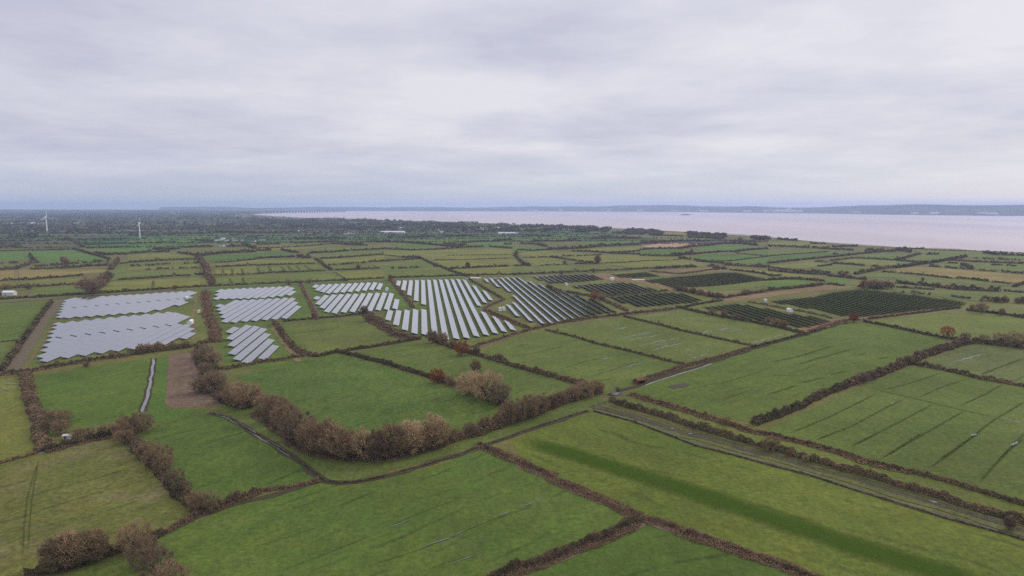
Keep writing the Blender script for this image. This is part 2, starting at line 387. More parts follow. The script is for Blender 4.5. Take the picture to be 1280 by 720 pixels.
# ---- near and middle fields (boundaries surveyed from the photograph)
fields = [
 ([(-60, 592), (55, 566), (150, 545), (185, 575), (215, 600), (247, 640), (200, 668), (150, 690), (60, 714), (-60, 745)], grass((.072, .098, .026), (.095, .11, .034), STRAW, .20, .3, 1.2, lines=((0, 631), (160, 586)), period=17.0)),
 ([(172, 545), (200, 530), (240, 519), (262, 515), (284, 521), (308, 536), (342, 554), (372, 576), (398, 601), (320, 613), (285, 630), (268, 632), (245, 618), (215, 590), (190, 565)], grass((.044, .086, .018), (.056, .096, .021), STRAW, 0, .4, 1.0, lines=((200, 560), (330, 520)), period=20.0)),
 ([(44, 470), (191, 447), (187, 480), (178, 513), (165, 520), (100, 537), (60, 545)], grass((.050, .10, .018), (.070, .112, .022), STRAW, .05, .2, lines=((60, 500), (180, 480)), period=12.0)),
 ([(194, 447), (210, 445), (207, 500), (212, 511), (262, 512), (200, 529), (176, 519), (186, 495)], grass((.045, .100, .018), (.06, .11, .022))),
 ([(212, 443), (245, 440), (262, 470), (290, 500), (276, 507), (216, 511), (206, 504), (210, 470)], grass((.115, .088, .072), (.095, .078, .060), (.15, .12, .085), .15, .8, 1.3)),
 ([(-60, 488), (30, 469), (45, 530), (52, 561), (-60, 592)], grass((.085, .115, .028), (.115, .13, .034), STRAW, .08, .5)),
 ([(-60, 381), (66, 376), (48, 395), (30, 422), (-60, 432)], grass((.056, .10, .022), (.075, .112, .026), STRAW, .05)),
 ([(-60, 434), (29, 425), (10, 450), (2, 462), (-60, 475)], grass((.060, .10, .024), (.080, .112, .028), STRAW, .08)),
 ([(60, 376), (250, 361), (262, 400), (268, 425), (236, 432), (125, 449), (30, 466), (8, 466), (40, 425)], grass((.062, .098, .024), (.09, .112, .032), STRAW, .12)),
 ([(250, 361), (380, 354), (395, 380), (420, 441), (392, 446), (330, 460), (285, 462), (268, 425)], grass((.052, .098, .020), (.07, .11, .025), STRAW, .05)),
 ([(378, 354), (488, 350), (520, 375), (530, 386), (455, 394), (356, 402)], grass((.050, .095, .020), (.07, .108, .025), STRAW, .06)),
 ([(488, 350), (585, 347), (620, 370), (600, 387), (663, 412), (590, 432), (520, 424), (470, 398), (500, 388), (520, 388)], grass((.060, .098, .022), (.088, .112, .030), STRAW, .10)),
 ([(585, 347), (660, 344), (850, 334), (915, 337), (970, 347), (900, 360), (905, 372), (900, 380), (770, 397), (665, 411), (605, 387), (628, 370)], grass((.072, .098, .026), (.10, .115, .036), STRAW, .16)),
 ([(840, 386), (905, 376), (962, 376), (1080, 361), (1110, 363), (1230, 380), (1180, 388), (1060, 403), (1005, 418), (900, 397)], grass((.070, .098, .026), (.095, .115, .034), STRAW, .14)),
 # farm fields in the middle
 ([(296, 470), (330, 461), (420, 442), (440, 446), (500, 463), (545, 480), (590, 495), (640, 512), (628, 522), (560, 553), (480, 574), (400, 570), (350, 545), (322, 515), (305, 490)], grass((.046, .094, .020), (.066, .108, .024), (.10, .115, .04), .10, .5, 1.2, lines=((350, 500), (520, 460)), period=14.0)),
 ([(445, 440), (525, 427), (560, 437), (600, 448), (660, 463), (735, 484), (725, 496), (690, 505), (640, 512), (590, 493), (540, 475)], grass((.056, .096, .022), (.075, .108, .028), STRAW, .08, .5, lines=((500, 450), (620, 420)), period=15.0)),
 ([(354, 403), (457, 395), (480, 410), (505, 423), (440, 437), (396, 444), (375, 428)], grass((.064, .098, .024), (.084, .110, .030), STRAW, .10, lines=((355, 418), (470, 406)), period=16.0)),
 ([(600, 441), (640, 424), (685, 413), (740, 428), (790, 440), (856, 456), (800, 478), (760, 490), (735, 482), (690, 468), (640, 453)], grass((.056, .096, .022), (.080, .110, .028), STRAW, .08, lines=((700, 475), (806, 452)), period=22.0)),
 ([(688, 412), (780, 397), (850, 414), (900, 424), (942, 433), (870, 457), (855, 455), (790, 439), (740, 427)], grass((.064, .102, .024), (.088, .115, .030), STRAW, .08, lines=((777, 427), (831, 413)), period=9.0)),
 ([(784, 397), (848, 387), (900, 397), (960, 407), (1006, 418), (944, 433), (890, 420), (850, 411)], grass((.066, .102, .025), (.090, .115, .030), STRAW, .08, lines=((875, 417), (930, 402)), period=9.0)),
 ([(782, 494), (800, 483), (870, 460), (1000, 421), (1060, 403), (1090, 404), (1185, 424), (1190, 432), (1120, 455), (1060, 482), (1000, 507), (945, 530), (860, 512)], grass((.054, .094, .018), (.070, .104, .022), STRAW, 0.04, .5, 1.0, lines=((965, 452), (1050, 430)), period=14.0)),
 ([(1138, 458), (1215, 470), (1340, 494), (1340, 642), (1240, 615), (1180, 597), (1050, 564), (975, 545), (958, 536), (1040, 500)], grass((.055, .092, .020), (.072, .105, .025), STRAW, .05, .6)),
 ([(1162, 452), (1215, 430), (1340, 446), (1340, 492), (1220, 469)], grass((.060, .092, .030), (.080, .105, .036), STRAW, .08, lines=((1190, 454), (1230, 442)), period=18.0)),
 ([(1086, 401), (1200, 391), (1340, 394), (1340, 440), (1216, 426), (1190, 422), (1150, 416)], grass((.076, .112, .025), (.092, .12, .028), STRAW, .06)),
 ([(1110, 398), (1235, 380), (1340, 382), (1340, 395), (1240, 392), (1180, 392)], grass((.080, .105, .034), (.095, .112, .04), STRAW, .18)),
 # front fields
 ([(640, 551), (690, 531), (742, 516), (770, 522), (830, 541), (900, 563), (1010, 593), (1130, 630), (1290, 676), (1420, 720), (1420, 860), (1120, 790), (1010, 722), (900, 682), (800, 645), (700, 600), (650, 577)], grass((.060, .099, .018), (.082, .110, .022), STRAW, .08, .9, 1.0, lines=((780, 587), (1085, 687)), period=24.0)),
 ([(205, 668), (320, 622), (398, 605), (440, 608), (540, 585), (600, 561), (650, 582), (700, 603), (765, 634), (793, 648), (700, 692), (610, 730), (560, 800), (120, 800), (165, 705)], grass((.046, .094, .020), (.070, .108, .024), (.088, .11, .03), .14, .6, .9, lines=((335, 720), (482, 662)), period=15.0)),
 ([(803, 656), (850, 668), (900, 685), (1000, 722), (1120, 790), (1120, 900), (520, 900), (620, 735), (720, 692)], grass((.042, .086, .017), (.054, .096, .020), STRAW, 0, .6, .8, lines=((700, 700), (850, 668)), period=15.0)),
 ([(60, 725), (120, 706), (165, 697), (190, 735), (170, 800), (-60, 800), (-60, 765)], grass((.055, .094, .022), (.075, .108, .028), STRAW, .10)),
 ([(775, 498), (860, 516), (945, 540), (975, 548), (1100, 582), (1340, 645), (1340, 668), (1200, 628), (1060, 587), (965, 562), (850, 528)], grass((.070, .104, .024), (.090, .115, .030), STRAW, .10)),
 ([(266, 512), (300, 500), (322, 517), (350, 548), (400, 574), (480, 578), (600, 545), (745, 494), (758, 502), (740, 512), (590, 561), (440, 601), (412, 600), (360, 562), (305, 530), (284, 518)], grass((.058, .094, .024), (.075, .105, .030), STRAW, .12)),
]
for pts, mt in fields: field(pts, mt)
# muddy straw coloured ground between the right hand solar blocks
for pts in ([(725, 343), (760, 342), (800, 349), (815, 352), (850, 360), (840, 364), (800, 353), (740, 350)],
            [(905, 372), (960, 366), (1040, 356), (1078, 358), (1000, 366), (940, 374), (905, 378)],
            [(870, 362), (885, 360), (960, 356), (905, 368), (878, 368)],
            [(990, 413), (1030, 400), (1060, 397), (1180, 384), (1200, 383), (1120, 392), (1062, 401), (1010, 415)],
            [(815, 338), (900, 334), (912, 338), (860, 342), (830, 345)]):
    field(pts, grass((.15, .11, .066), (.12, .098, .05), (.20, .15, .09), .15, .2, 1.2))

# ---- far fields in view behind the solar farm
def far_field(x0, y0, pts, g, straw=.06):
    field(crop(x0, y0, 8, pts), grass(*[(c[0] * 1.10, c[1] * 1.08, c[2] * .95) for c in g], STRAW, straw))
LG = ((.050, .108, .026), (.060, .115, .028)); YL = ((.088, .115, .032), (.105, .122, .036)); SG = ((.125, .118, .05), (.14, .125, .055)); MG = ((.064, .1, .028), (.08, .11, .032)); GG = ((.052, .064, .034), (.062, .07, .038)); BG = ((.044, .092, .022), (.052, .098, .024))
FF = [
 (0, 275, [(0, 322), (255, 316), (300, 360), (300, 400), (0, 408)], LG), (0, 275, [(290, 312), (740, 300), (1090, 400), (900, 425), (420, 430), (340, 370)], LG),
 (0, 275, [(230, 235), (440, 212), (740, 215), (770, 270), (600, 298), (240, 305)], GG), (0, 275, [(0, 500), (560, 500), (1080, 490), (1080, 520), (780, 540), (400, 580), (0, 605)], SG),
 (0, 275, [(0, 625), (420, 600), (820, 585), (840, 630), (400, 660), (0, 670)], YL), (0, 275, [(340, 690), (860, 655), (880, 750), (300, 750)], MG),
 (0, 275, [(1000, 630), (1280, 600), (1280, 700), (980, 735)], YL), (0, 275, [(900, 300), (1280, 280), (1280, 320), (940, 335)], LG), (0, 275, [(1160, 440), (1280, 430), (1280, 590), (1100, 600)], MG),
 (160, 275, [(0, 610), (760, 570), (820, 640), (820, 660), (500, 690), (0, 700)], YL), (160, 275, [(0, 350), (500, 335), (690, 370), (0, 400)], YL), (160, 275, [(0, 430), (730, 400), (740, 430), (0, 460)], MG),
 (160, 275, [(0, 480), (750, 440), (740, 480), (0, 500)], YL), (160, 275, [(0, 520), (700, 490), (690, 560), (0, 570)], MG), (160, 275, [(740, 360), (1280, 335), (1280, 380), (840, 415)], BG),
 (160, 275, [(860, 430), (1280, 400), (1280, 440), (870, 470)], YL), (160, 275, [(870, 485), (1280, 465), (1280, 540), (880, 560)], YL), (160, 275, [(870, 580), (1280, 560), (1280, 660), (880, 665)], MG),
 (160, 275, [(0, 195), (860, 150), (860, 200), (400, 230), (0, 240)], LG), (160, 275, [(0, 260), (500, 240), (260, 275), (240, 310), (0, 320)], LG),
 (320, 275, [(0, 330), (250, 325), (400, 350), (380, 375), (0, 385)], BG), (320, 275, [(0, 400), (600, 390), (620, 430), (0, 450)], YL), (320, 275, [(0, 465), (660, 445), (700, 500), (0, 535)], MG),
 (320, 275, [(0, 555), (740, 515), (900, 600), (600, 640), (0, 655)], MG), (320, 275, [(800, 520), (1280, 500), (1280, 610), (930, 620)], YL), (320, 275, [(540, 345), (1280, 300), (1280, 335), (600, 385)], MG),
 (320, 275, [(660, 395), (1280, 360), (1280, 400), (720, 455)], YL), (320, 275, [(740, 465), (1280, 430), (1280, 485), (800, 500)], MG), (320, 275, [(0, 270), (820, 230), (560, 290), (0, 300)], YL), (320, 275, [(560, 290), (1100, 262), (1280, 280), (660, 325)], MG),
 (480, 275, [(0, 500), (560, 475), (840, 560), (800, 580), (60, 605), (0, 600)], MG), (480, 275, [(0, 430), (380, 405), (520, 460), (0, 490)], MG), (480, 275, [(0, 305), (1280, 290), (1280, 375), (500, 400), (380, 380), (0, 350)], YL),
 (480, 275, [(500, 410), (1280, 385), (1280, 455), (640, 485)], YL), (480, 275, [(640, 495), (1280, 470), (1280, 560), (860, 565)], YL), (480, 275, [(120, 245), (600, 265), (500, 295), (250, 305), (60, 285)], LG), (480, 275, [(700, 240), (1280, 205), (1280, 250), (900, 265)], LG), (480, 275, [(180, 195), (800, 165), (1280, 165), (1280, 190), (700, 225), (300, 215)], LG),
 (640, 275, [(0, 170), (300, 155), (640, 180), (400, 210), (0, 205)], LG), (640, 275, [(0, 255), (330, 280), (340, 300), (0, 300)], LG), (640, 275, [(80, 330), (300, 310), (880, 345), (400, 370), (90, 370)], YL), (640, 275, [(100, 385), (400, 380), (520, 410), (520, 440), (250, 455)], YL),
 (640, 275, [(0, 390), (60, 390), (110, 450), (0, 460)], YL), (640, 275, [(0, 475), (180, 470), (260, 530), (0, 550)], MG), (640, 275, [(270, 465), (560, 450), (1240, 485), (1280, 500), (800, 525), (300, 540)], MG), (640, 275, [(520, 370), (880, 355), (1280, 350), (1280, 415), (850, 435), (680, 400)], YL),
 (640, 275, [(860, 440), (1280, 420), (1280, 480), (1000, 450)], YL), (640, 275, [(580, 295), (1280, 262), (1280, 300), (1000, 325)], YL), (640, 275, [(640, 225), (1000, 200), (1280, 205), (1280, 225), (700, 240)], LG),
 (800, 275, [(0, 310), (340, 290), (520, 320), (310, 350), (0, 350)], BG), (800, 275, [(0, 365), (390, 375), (360, 400), (0, 410)], YL), (800, 275, [(0, 420), (420, 400), (740, 440), (520, 475), (0, 490)], YL),
 (800, 275, [(520, 370), (760, 335), (1280, 370), (880, 410), (540, 395)], BG), (800, 275, [(880, 415), (1280, 370), (1280, 430), (950, 440)], LG), (800, 275, [(560, 280), (800, 255), (1180, 265), (900, 305), (600, 310)], LG), (800, 275, [(960, 325), (1280, 300), (1280, 350)], BG),
 (800, 275, [(0, 265), (200, 235), (420, 230), (600, 240), (360, 275), (180, 280)], ((.22, .16, .135), (.25, .19, .16))), (800, 275, [(230, 125), (420, 125), (600, 150), (240, 150)], SG), (800, 275, [(0, 170), (700, 165), (860, 190), (300, 205)], YL),
 (800, 275, [(890, 480), (1280, 510), (1280, 540), (900, 495)], SG),
 (880, 352, [(0, 70), (100, 10), (500, -30), (880, -20), (700, 35), (300, 90), (60, 110)], MG),
 (960, 285, [(0, 300), (400, 255), (800, 235), (780, 265), (0, 335)], BG), (960, 285, [(0, 230), (700, 215), (300, 250), (0, 275)], MG), (960, 285, [(0, 380), (400, 345), (640, 360), (350, 405), (0, 385)], YL), (960, 285, [(440, 405), (700, 370), (1080, 400), (860, 455), (640, 450)], MG),
 (960, 285, [(680, 340), (860, 310), (1280, 330), (1280, 380), (900, 370)], YL), (960, 285, [(880, 295), (1120, 255), (1280, 260), (1280, 300)], LG), (960, 285, [(900, 465), (1100, 440), (1280, 455), (1280, 500), (960, 490)], MG), (960, 285, [(0, 440), (540, 490), (540, 500), (0, 470)], YL),
 (960, 285, [(0, 545), (300, 515), (420, 545), (200, 595), (0, 605)], LG), (960, 285, [(480, 510), (760, 520), (880, 580), (760, 570)], LG), (960, 285, [(0, 135), (400, 140), (660, 190), (0, 180)], YL),
 (1120, 305, [(0, 250), (200, 225), (1280, 310), (1280, 380), (1160, 395), (560, 335), (0, 280)], SG), (1120, 305, [(0, 310), (560, 355), (1140, 405), (1100, 420), (0, 360)], MG), (1120, 305, [(0, 455), (1280, 490), (1280, 560), (800, 570), (0, 480)], MG), (1120, 305, [(330, 215), (700, 185), (1280, 205), (1280, 280), (700, 250)], MG),
 (1120, 305, [(100, 160), (260, 110), (620, 120), (420, 165)], MG), (1120, 305, [(0, 175), (200, 190), (0, 225)], LG), (1120, 305, [(240, 65), (620, 75), (1280, 105), (1280, 150), (700, 130), (240, 95)], MG),
]
for f in FF: far_field(*f)

mfm = plain('wet_mudflat', (.30, .24, .21), .6, (.20, .165, .14), .02, .3)
for pts in ([(1020, 303.2), (1060, 305.2), (1100, 307.6), (1128, 309.4), (1100, 306.8), (1060, 304.2), (1030, 302.6)], [(1150, 310.2), (1170, 309.4), (1200, 311), (1215, 313), (1180, 311.6)], [(1240, 314), (1262, 314.2), (1290, 317), (1330, 320), (1280, 317.6)], [(880, 290.4), (930, 293), (975, 296.6), (930, 294.2)]):
    tag(link('mudflat', poly_mesh('mudflat', [P(x, y, -2.8) for x, y in pts], -2.8), mfm), kind='structure')
# ---- roads, tracks, streams
strip('road', [(-60, 380.5), (0, 378.6), (50, 375.5), (100, 371.3), (150, 367.8), (200, 364.2), (270, 360), (350, 356), (420, 352.5), (500, 349.3), (590, 346.5), (660, 344)], 5.0, M['road'], .04, step=15)
strip('road', [(660, 344), (740, 341), (820, 337.5), (870, 334)], 4.0, M['road'], .04, step=15)
strip('track', [(738, 508), (760, 512), (790, 520), (850, 539), (920, 558), (1000, 581), (1080, 604), (1180, 635), (1250, 656), (1340, 684)], 6.4, grass((.050, .064, .026), (.056, .062, .028), (.080, .070, .048), .26, 0., 1.2), .15)
TRK = [(738, 508), (760, 512), (790, 520), (850, 539), (920, 558), (1000, 581), (1080, 604), (1180, 635), (1250, 656), (1340, 684)]
soft_strips('wheel_ruts', [[(x, y - 1.2) for x, y in TRK], [(x, y + 1.6) for x, y in TRK]], 1.5, soft('rut_mud_track', (.10, .085, .062), .6), .4)
strip('track_verge', [(756, 516), (840, 541), (920, 563), (1010, 587), (1120, 620), (1250, 659), (1340, 687)], 3.2, grass((.06, .085, .03), (.08, .095, .04), STRAW, .1), .3)
strip('track_verge', [(762, 507), (850, 533), (920, 553), (1000, 575), (1080, 597), (1200, 635), (1340, 676)], 1.6, grass((.06, .085, .03), (.08, .095, .04), STRAW, .1), .5)
strip('brown_track', [(10, 466), (25, 447), (42, 420), (55, 400), (68, 384), (76, 376)], 9., M['track_reed'], .12)
strip('track', [(28, 466), (45, 440), (62, 412), (78, 388)], 2.5, grass((.11, .10, .05), (.09, .09, .04)), .3)
strip('brown_track', [(256, 362), (258, 380), (262, 400), (268, 425)], 4., M['track_reed'], .3)
strip('track', [(244, 366), (245, 380), (240, 398), (244, 412), (241, 424)], 3., grass((.12, .11, .05), (.10, .1, .05)), .3)
strip('brown_track', [(268, 377), (330, 375), (374, 372)], 3., M['track_reed'], .3)
strip('brown_track', [(270, 410), (330, 407), (390, 400), (450, 394), (484, 390), (520, 386)], 3.5, M['track_reed'], .3)
strip('brown_track', [(376, 355), (384, 370), (392, 385), (397, 398)], 5.5, M['track_reed'], .3)
strip('track', [(340, 408), (352, 425), (366, 442), (372, 452)], 4., grass((.12, .11, .055), (.14, .12, .07)), .3)
strip('track', [(584, 348.5), (592, 348), (600, 347)], 7., M['roof_white'], .1)
strip('brown_track', [(560, 430), (600, 433), (625, 425), (650, 415), (700, 404), (765, 396), (850, 387)], 4.5, M['track_reed'], .3)
strip('brown_track', [(606, 387), (617, 380), (631, 374)], 7., M['track_reed'], .2)
strip('track', [(790, 349.6), (806, 349.8)], 6., M['roof_white'], .1)
# stream along the curved row of trees, and the long ditch beside the muddy track
ST1 = [(262, 516), (285, 522), (305, 534), (325, 546), (345, 558), (362, 569), (380, 582), (396, 594), (408, 602), (425, 604), (445, 603), (480, 596), (530, 582), (590, 563), (640, 545), (690, 528), (735, 514)]
ST2 = [(742, 513), (765, 519), (790, 526), (830, 541), (870, 556), (920, 569), (960, 580), (1010, 593), (1060, 609), (1120, 628), (1180, 646), (1260, 668), (1340, 693)]
strip('stream_bank', ST1, 3.4, M['bank'], .25)
strip('stream_bank', ST1[10:], 1.6, M['bank_pale'], .7)
strip('water', ST1[:6], 1.7, M['puddle'], .35)
strip('water', ST1[5:], .8, M['ditchwater'], .8)
strip('stream_bank', ST2, 2.4, M['bank_pale'], .4)
strip('water', [(x, y - 1) for x, y in ST2], .45, M['ditchwater'], .6)
CH = [(192, 448), (191, 460), (188, 478), (184, 497), (178, 515)]
strip('stream_bank', CH, 3.6, M['bank'], .15); strip('water', CH, 1.5, M['puddle'], .3)
strip('stream_bank', [(760, 494), (800, 481), (835, 469), (870, 459), (905, 448), (945, 435), (1000, 420), (1060, 402.5)], 4.0, M['bank'], .35)
strip('water', [(800, 484), (835, 472), (865, 463), (890, 455)], 1.0, M['puddle'], .4)
strip('stream_bank', [(205, 667), (225, 657), (250, 645), (300, 630), (340, 619), (398, 603)], 3., M['bank'], .4)
strip('stream_bank', [(615, 564), (640, 574), (690, 598), (740, 622), (800, 648), (870, 670), (940, 694), (1010, 722), (1080, 750)], 5., M['track_reed'], .3)
strip('stream_bank', [(800, 652), (740, 680), (680, 702), (610, 728), (560, 750)], 4.4, M['track_reed'], .3)
strip('culvert_crossing', [(46, 567), (56, 564)], 4., M['concrete'], .2)
field([(834, 484), (842, 481), (858, 479.5), (863, 481), (856, 484.5), (842, 486)], M['mud'], 'bare_mud_patch', z=.2)
for pts in ([(1000, 470), (1012, 474)],): pass

# furrows and puddles
S_FUR = soft('wet_furrow_turf', (.036, .046, .012), .46, lo=.5)
S_DARK = soft('mown_dark_grass', (.048, .090, .009), .74, (.056, .098, .012), lo=.75)
soft_strips('dark_mown_strip', [[(652, 549), (665, 554), (690, 561), (715, 567.5), (780, 587.5), (840, 607.5), (890, 624), (960, 647), (1010, 662), (1085, 687), (1160, 710), (1260, 742)]], 16., S_DARK, .30, 4., .08)
S_RUT = soft('rut_mud', (.075, .062, .04), .7)
def lines(name, x0, y0, s, segs, w, mat, wj=.5, step=3., taper=True, kind='structure'):
    if name in ('furrow', 'wheel_ruts'):
        return soft_strips(name, [crop(x0, y0, s, sg) for sg in segs], w * 1.9, S_FUR, .2, step, .12)
    mb = MB(); zs[0] += .0012
    for sg in segs: strip_mesh(mb, PP(crop(x0, y0, s, sg)), w, wj, zs[0], step, taper); zs[0] += .0006
    return tag(mb.build(name, mat), kind=kind)
lines('furrow', 960, 400, 4, [[(235, 605), (400, 540), (680, 395)], [(410, 640), (600, 540), (820, 425)], [(575, 690), (780, 570), (985, 455)], [(840, 715), (1000, 600), (1140, 495), (1290, 405)], [(1150, 710), (1290, 560)],
      [(560, 355), (700, 320), (870, 265)], [(750, 390), (860, 340), (980, 300)], [(960, 430), (1080, 375), (1180, 320)], [(100, 570), (300, 490), (540, 370)]], .9, M['furrow'], .5)
lines('furrow', 960, 540, 4, [[(230, 50), (330, 0)], [(570, 135), (780, 0)], [(800, 190), (1060, 0)], [(1055, 260), (1180, 110), (1290, 30)], [(410, 75), (550, 5)]], .8, M['furrow'], .5)
lines('furrow', 960, 400, 4, [[(510, 345), (700, 385), (880, 430), (1140, 490)], [(1060, 275), (1280, 190)]], 1.3, M['furrow'], .5)
lines('furrow', 320, 540, 4, [[(60, 720), (380, 600), (650, 490)], [(-80, 600), (150, 530), (420, 440)], [(50, 415), (230, 370), (400, 310)], [(480, 700), (820, 590), (1050, 495), (1280, 400)], [(650, 480), (850, 395), (1060, 320)], [(780, 715), (1110, 605)]], .38, M['furrow'], .6)
lines('furrow', 0, 540, 4, [[(0, 365), (330, 270), (640, 185)], [(0, 470), (240, 380), (500, 300), (690, 245)], [(0, 285), (280, 210)], [(130, 500), (300, 450), (480, 400)], [(0, 365), (200, 315)]], .4, M['furrow'], .6)
lines('wheel_ruts', 0, 540, 4, [[(200, 130), (165, 230), (135, 340), (122, 450), (115, 620)], [(192, 150), (172, 260), (158, 360), (148, 460), (140, 600)]], .35, M['furrow'], .6, taper=True)
lines('furrow', 960, 400, 4, [[(30, 210), (180, 175), (320, 130)], [(140, 225), (420, 145)], [(0, 275), (140, 280)], [(0, 375), (150, 325)], [(150, 320), (270, 290), (300, 300)], [(300, 275), (400, 255)], [(540, 200), (610, 182)], [(270, 330), (300, 320)], [(430, 180), (500, 165)]], 1.5, M['furrow'], .9, 2.)
lines('furrow', 640, 400, 4, [[(0, 190), (270, 130)], [(1160, 262), (1230, 240)], [(370, 290), (650, 205)], [(230, 250), (400, 200)], [(1050, 400), (1200, 350)], [(1000, 330), (1280, 250)]], .8, M['furrow'], .7)
lines('furrow', 320, 400, 4, [[(130, 75), (420, 40)], [(0, 272), (90, 255), (175, 240)]], 1.6, M['furrow'], .5)
lines('furrow', 160, 275, 8, [[(940, 480), (960, 560)], [(1030, 480), (1060, 560)], [(1130, 480), (1160, 560)], [(1150, 570), (1160, 650)], [(1010, 580), (1050, 650)], [(250, 600), (250, 680)]], 3.0, M['furrow'], .4, 8.)
lines('furrow', 320, 275, 8, [[(10, 470), (40, 530)], [(120, 460), (160, 520)], [(240, 460), (300, 520)], [(310, 455), (370, 520)], [(390, 450), (450, 510)], [(480, 450), (560, 510)], [(780, 515), (900, 600)]], 3.0, M['furrow'], .4, 8.)
lines('furrow', 640, 275, 8, [[(0, 390), (400, 375)], [(270, 380), (560, 375)], [(250, 460), (560, 450)], [(880, 440), (1280, 415)], [(900, 445), (1240, 485)]], 4., M['furrow'], .4, 12.)
PUD = [(640, 400, 4, [[(550, 92), (640, 73), (715, 60)], [(560, 112), (650, 92), (765, 72)], [(620, 135), (720, 112), (830, 92)], [(765, 138), (830, 122), (895, 112)], [(885, 195), (985, 170)], [(690, 158), (780, 130)], [(545, 245), (670, 207)], [(440, 200), (490, 188)], [(875, 155), (895, 152)], [(500, 55), (600, 32)], [(700, 120), (790, 135)]]),
 (640, 400, 4, [[(940, 70), (1000, 58)], [(1080, 62), (1150, 45)], [(1180, 120), (1290, 93)], [(1000, 52), (1080, 40)]]),
 (800, 330, 8, [[(10, 700), (140, 675)], [(600, 700), (720, 660)], [(80, 530), (300, 490)], [(360, 480), (410, 470)], [(760, 680), (900, 640)]]),
 (960, 400, 4, [[(920, 215), (1000, 192), (1080, 170)], [(1140, 490), (1200, 500), (1275, 520)], [(1215, 630), (1250, 608)], [(1020, 582), (1042, 570)], [(0, 95), (110, 65)], [(620, 422), (635, 416)], [(780, 445), (795, 440)]]),
 (320, 540, 4, [[(650, 487), (720, 460), (805, 428)], [(820, 585), (930, 545), (1050, 495)], [(512, 401), (548, 398)], [(930, 672), (1000, 655), (1100, 615)], [(1200, 425), (1280, 400)], [(375, 235), (410, 225)]]),
 (640, 540, 4, [[(20, 387), (100, 358), (165, 330)], [(1085, 100), (1105, 106)], [(875, 5), (900, 10)]]),
 (0, 400, 4, [[(0, 340), (30, 345), (50, 352)], [(10, 320), (100, 322)]]),
]
for x0, y0, s, segs in PUD: lines('water', x0, y0, s, segs, .85 if y0 == 400 or y0 == 330 else .32, M['puddle'], .95, 1.6)
lines('water', 960, 540, 4, [[(800, 343), (830, 350), (860, 354)], [(465, 240), (490, 246)], [(1035, 410), (1065, 417)], [(345, 212), (370, 216)], [(1225, 465), (1250, 472)], [(660, 303), (690, 309)]], 2.0, M['puddle'], .3, 1.)
lines('water', 640, 400, 4, [[(790, 543), (812, 547)], [(878, 568), (900, 574)], [(1030, 606), (1045, 612)]], 1.6, M['puddle'], .3, 1.)
def glints(cx, cy, rx, ry, n, w):
    sg = []
    for i in range(n):
        x = random.gauss(cx, rx); y = random.gauss(cy, ry); l = random.uniform(.8, 3.)
        sg.append([(x, y), (x + l, y - .25 * l + random.uniform(-.3, .3))])
    lines('water', 0, 0, 1, sg, w, M['puddle'], .9, 1.2)
glints(352, 494, 9, 5, 34, .8); glints(440, 490, 40, 14, 40, .45); glints(480, 470, 30, 8, 26, .5); glints(420, 520, 25, 8, 16, .5)
glints(1180, 330, 60, 4, 10, 2.); glints(510, 518, 12, 3, 6, .6); glints(790, 415, 50, 8, 18, .7); glints(900, 402, 40, 5, 18, .9)

# ------------------------------------------------------------------ far farmland mosaic (2 km out and beyond) and its hedgerows
def darts(centers, size, jitter, up=.35):
    """one randomly turned triangle per centre"""
    n = len(centers)
    a = rng.normal(size=(n, 3)); a[:, 2] *= .6; a /= np.linalg.norm(a, axis=1)[:, None]
    b = rng.normal(size=(n, 3)); b[:, 2] += up; b -= (a * b).sum(1)[:, None] * a; b /= np.linalg.norm(b, axis=1)[:, None]
    s = (size * rng.uniform(.55, 1.45, n))[:, None] if np.isscalar(size) else (size * rng.uniform(.6, 1.4, n))[:, None]
    v = np.empty((n, 3, 3)); v[:, 0] = centers - a * s * .5 - b * s * .4; v[:, 1] = centers + a * s * .5 - b * s * .4; v[:, 2] = centers + b * s * .7
    return v.reshape(-1, 3)

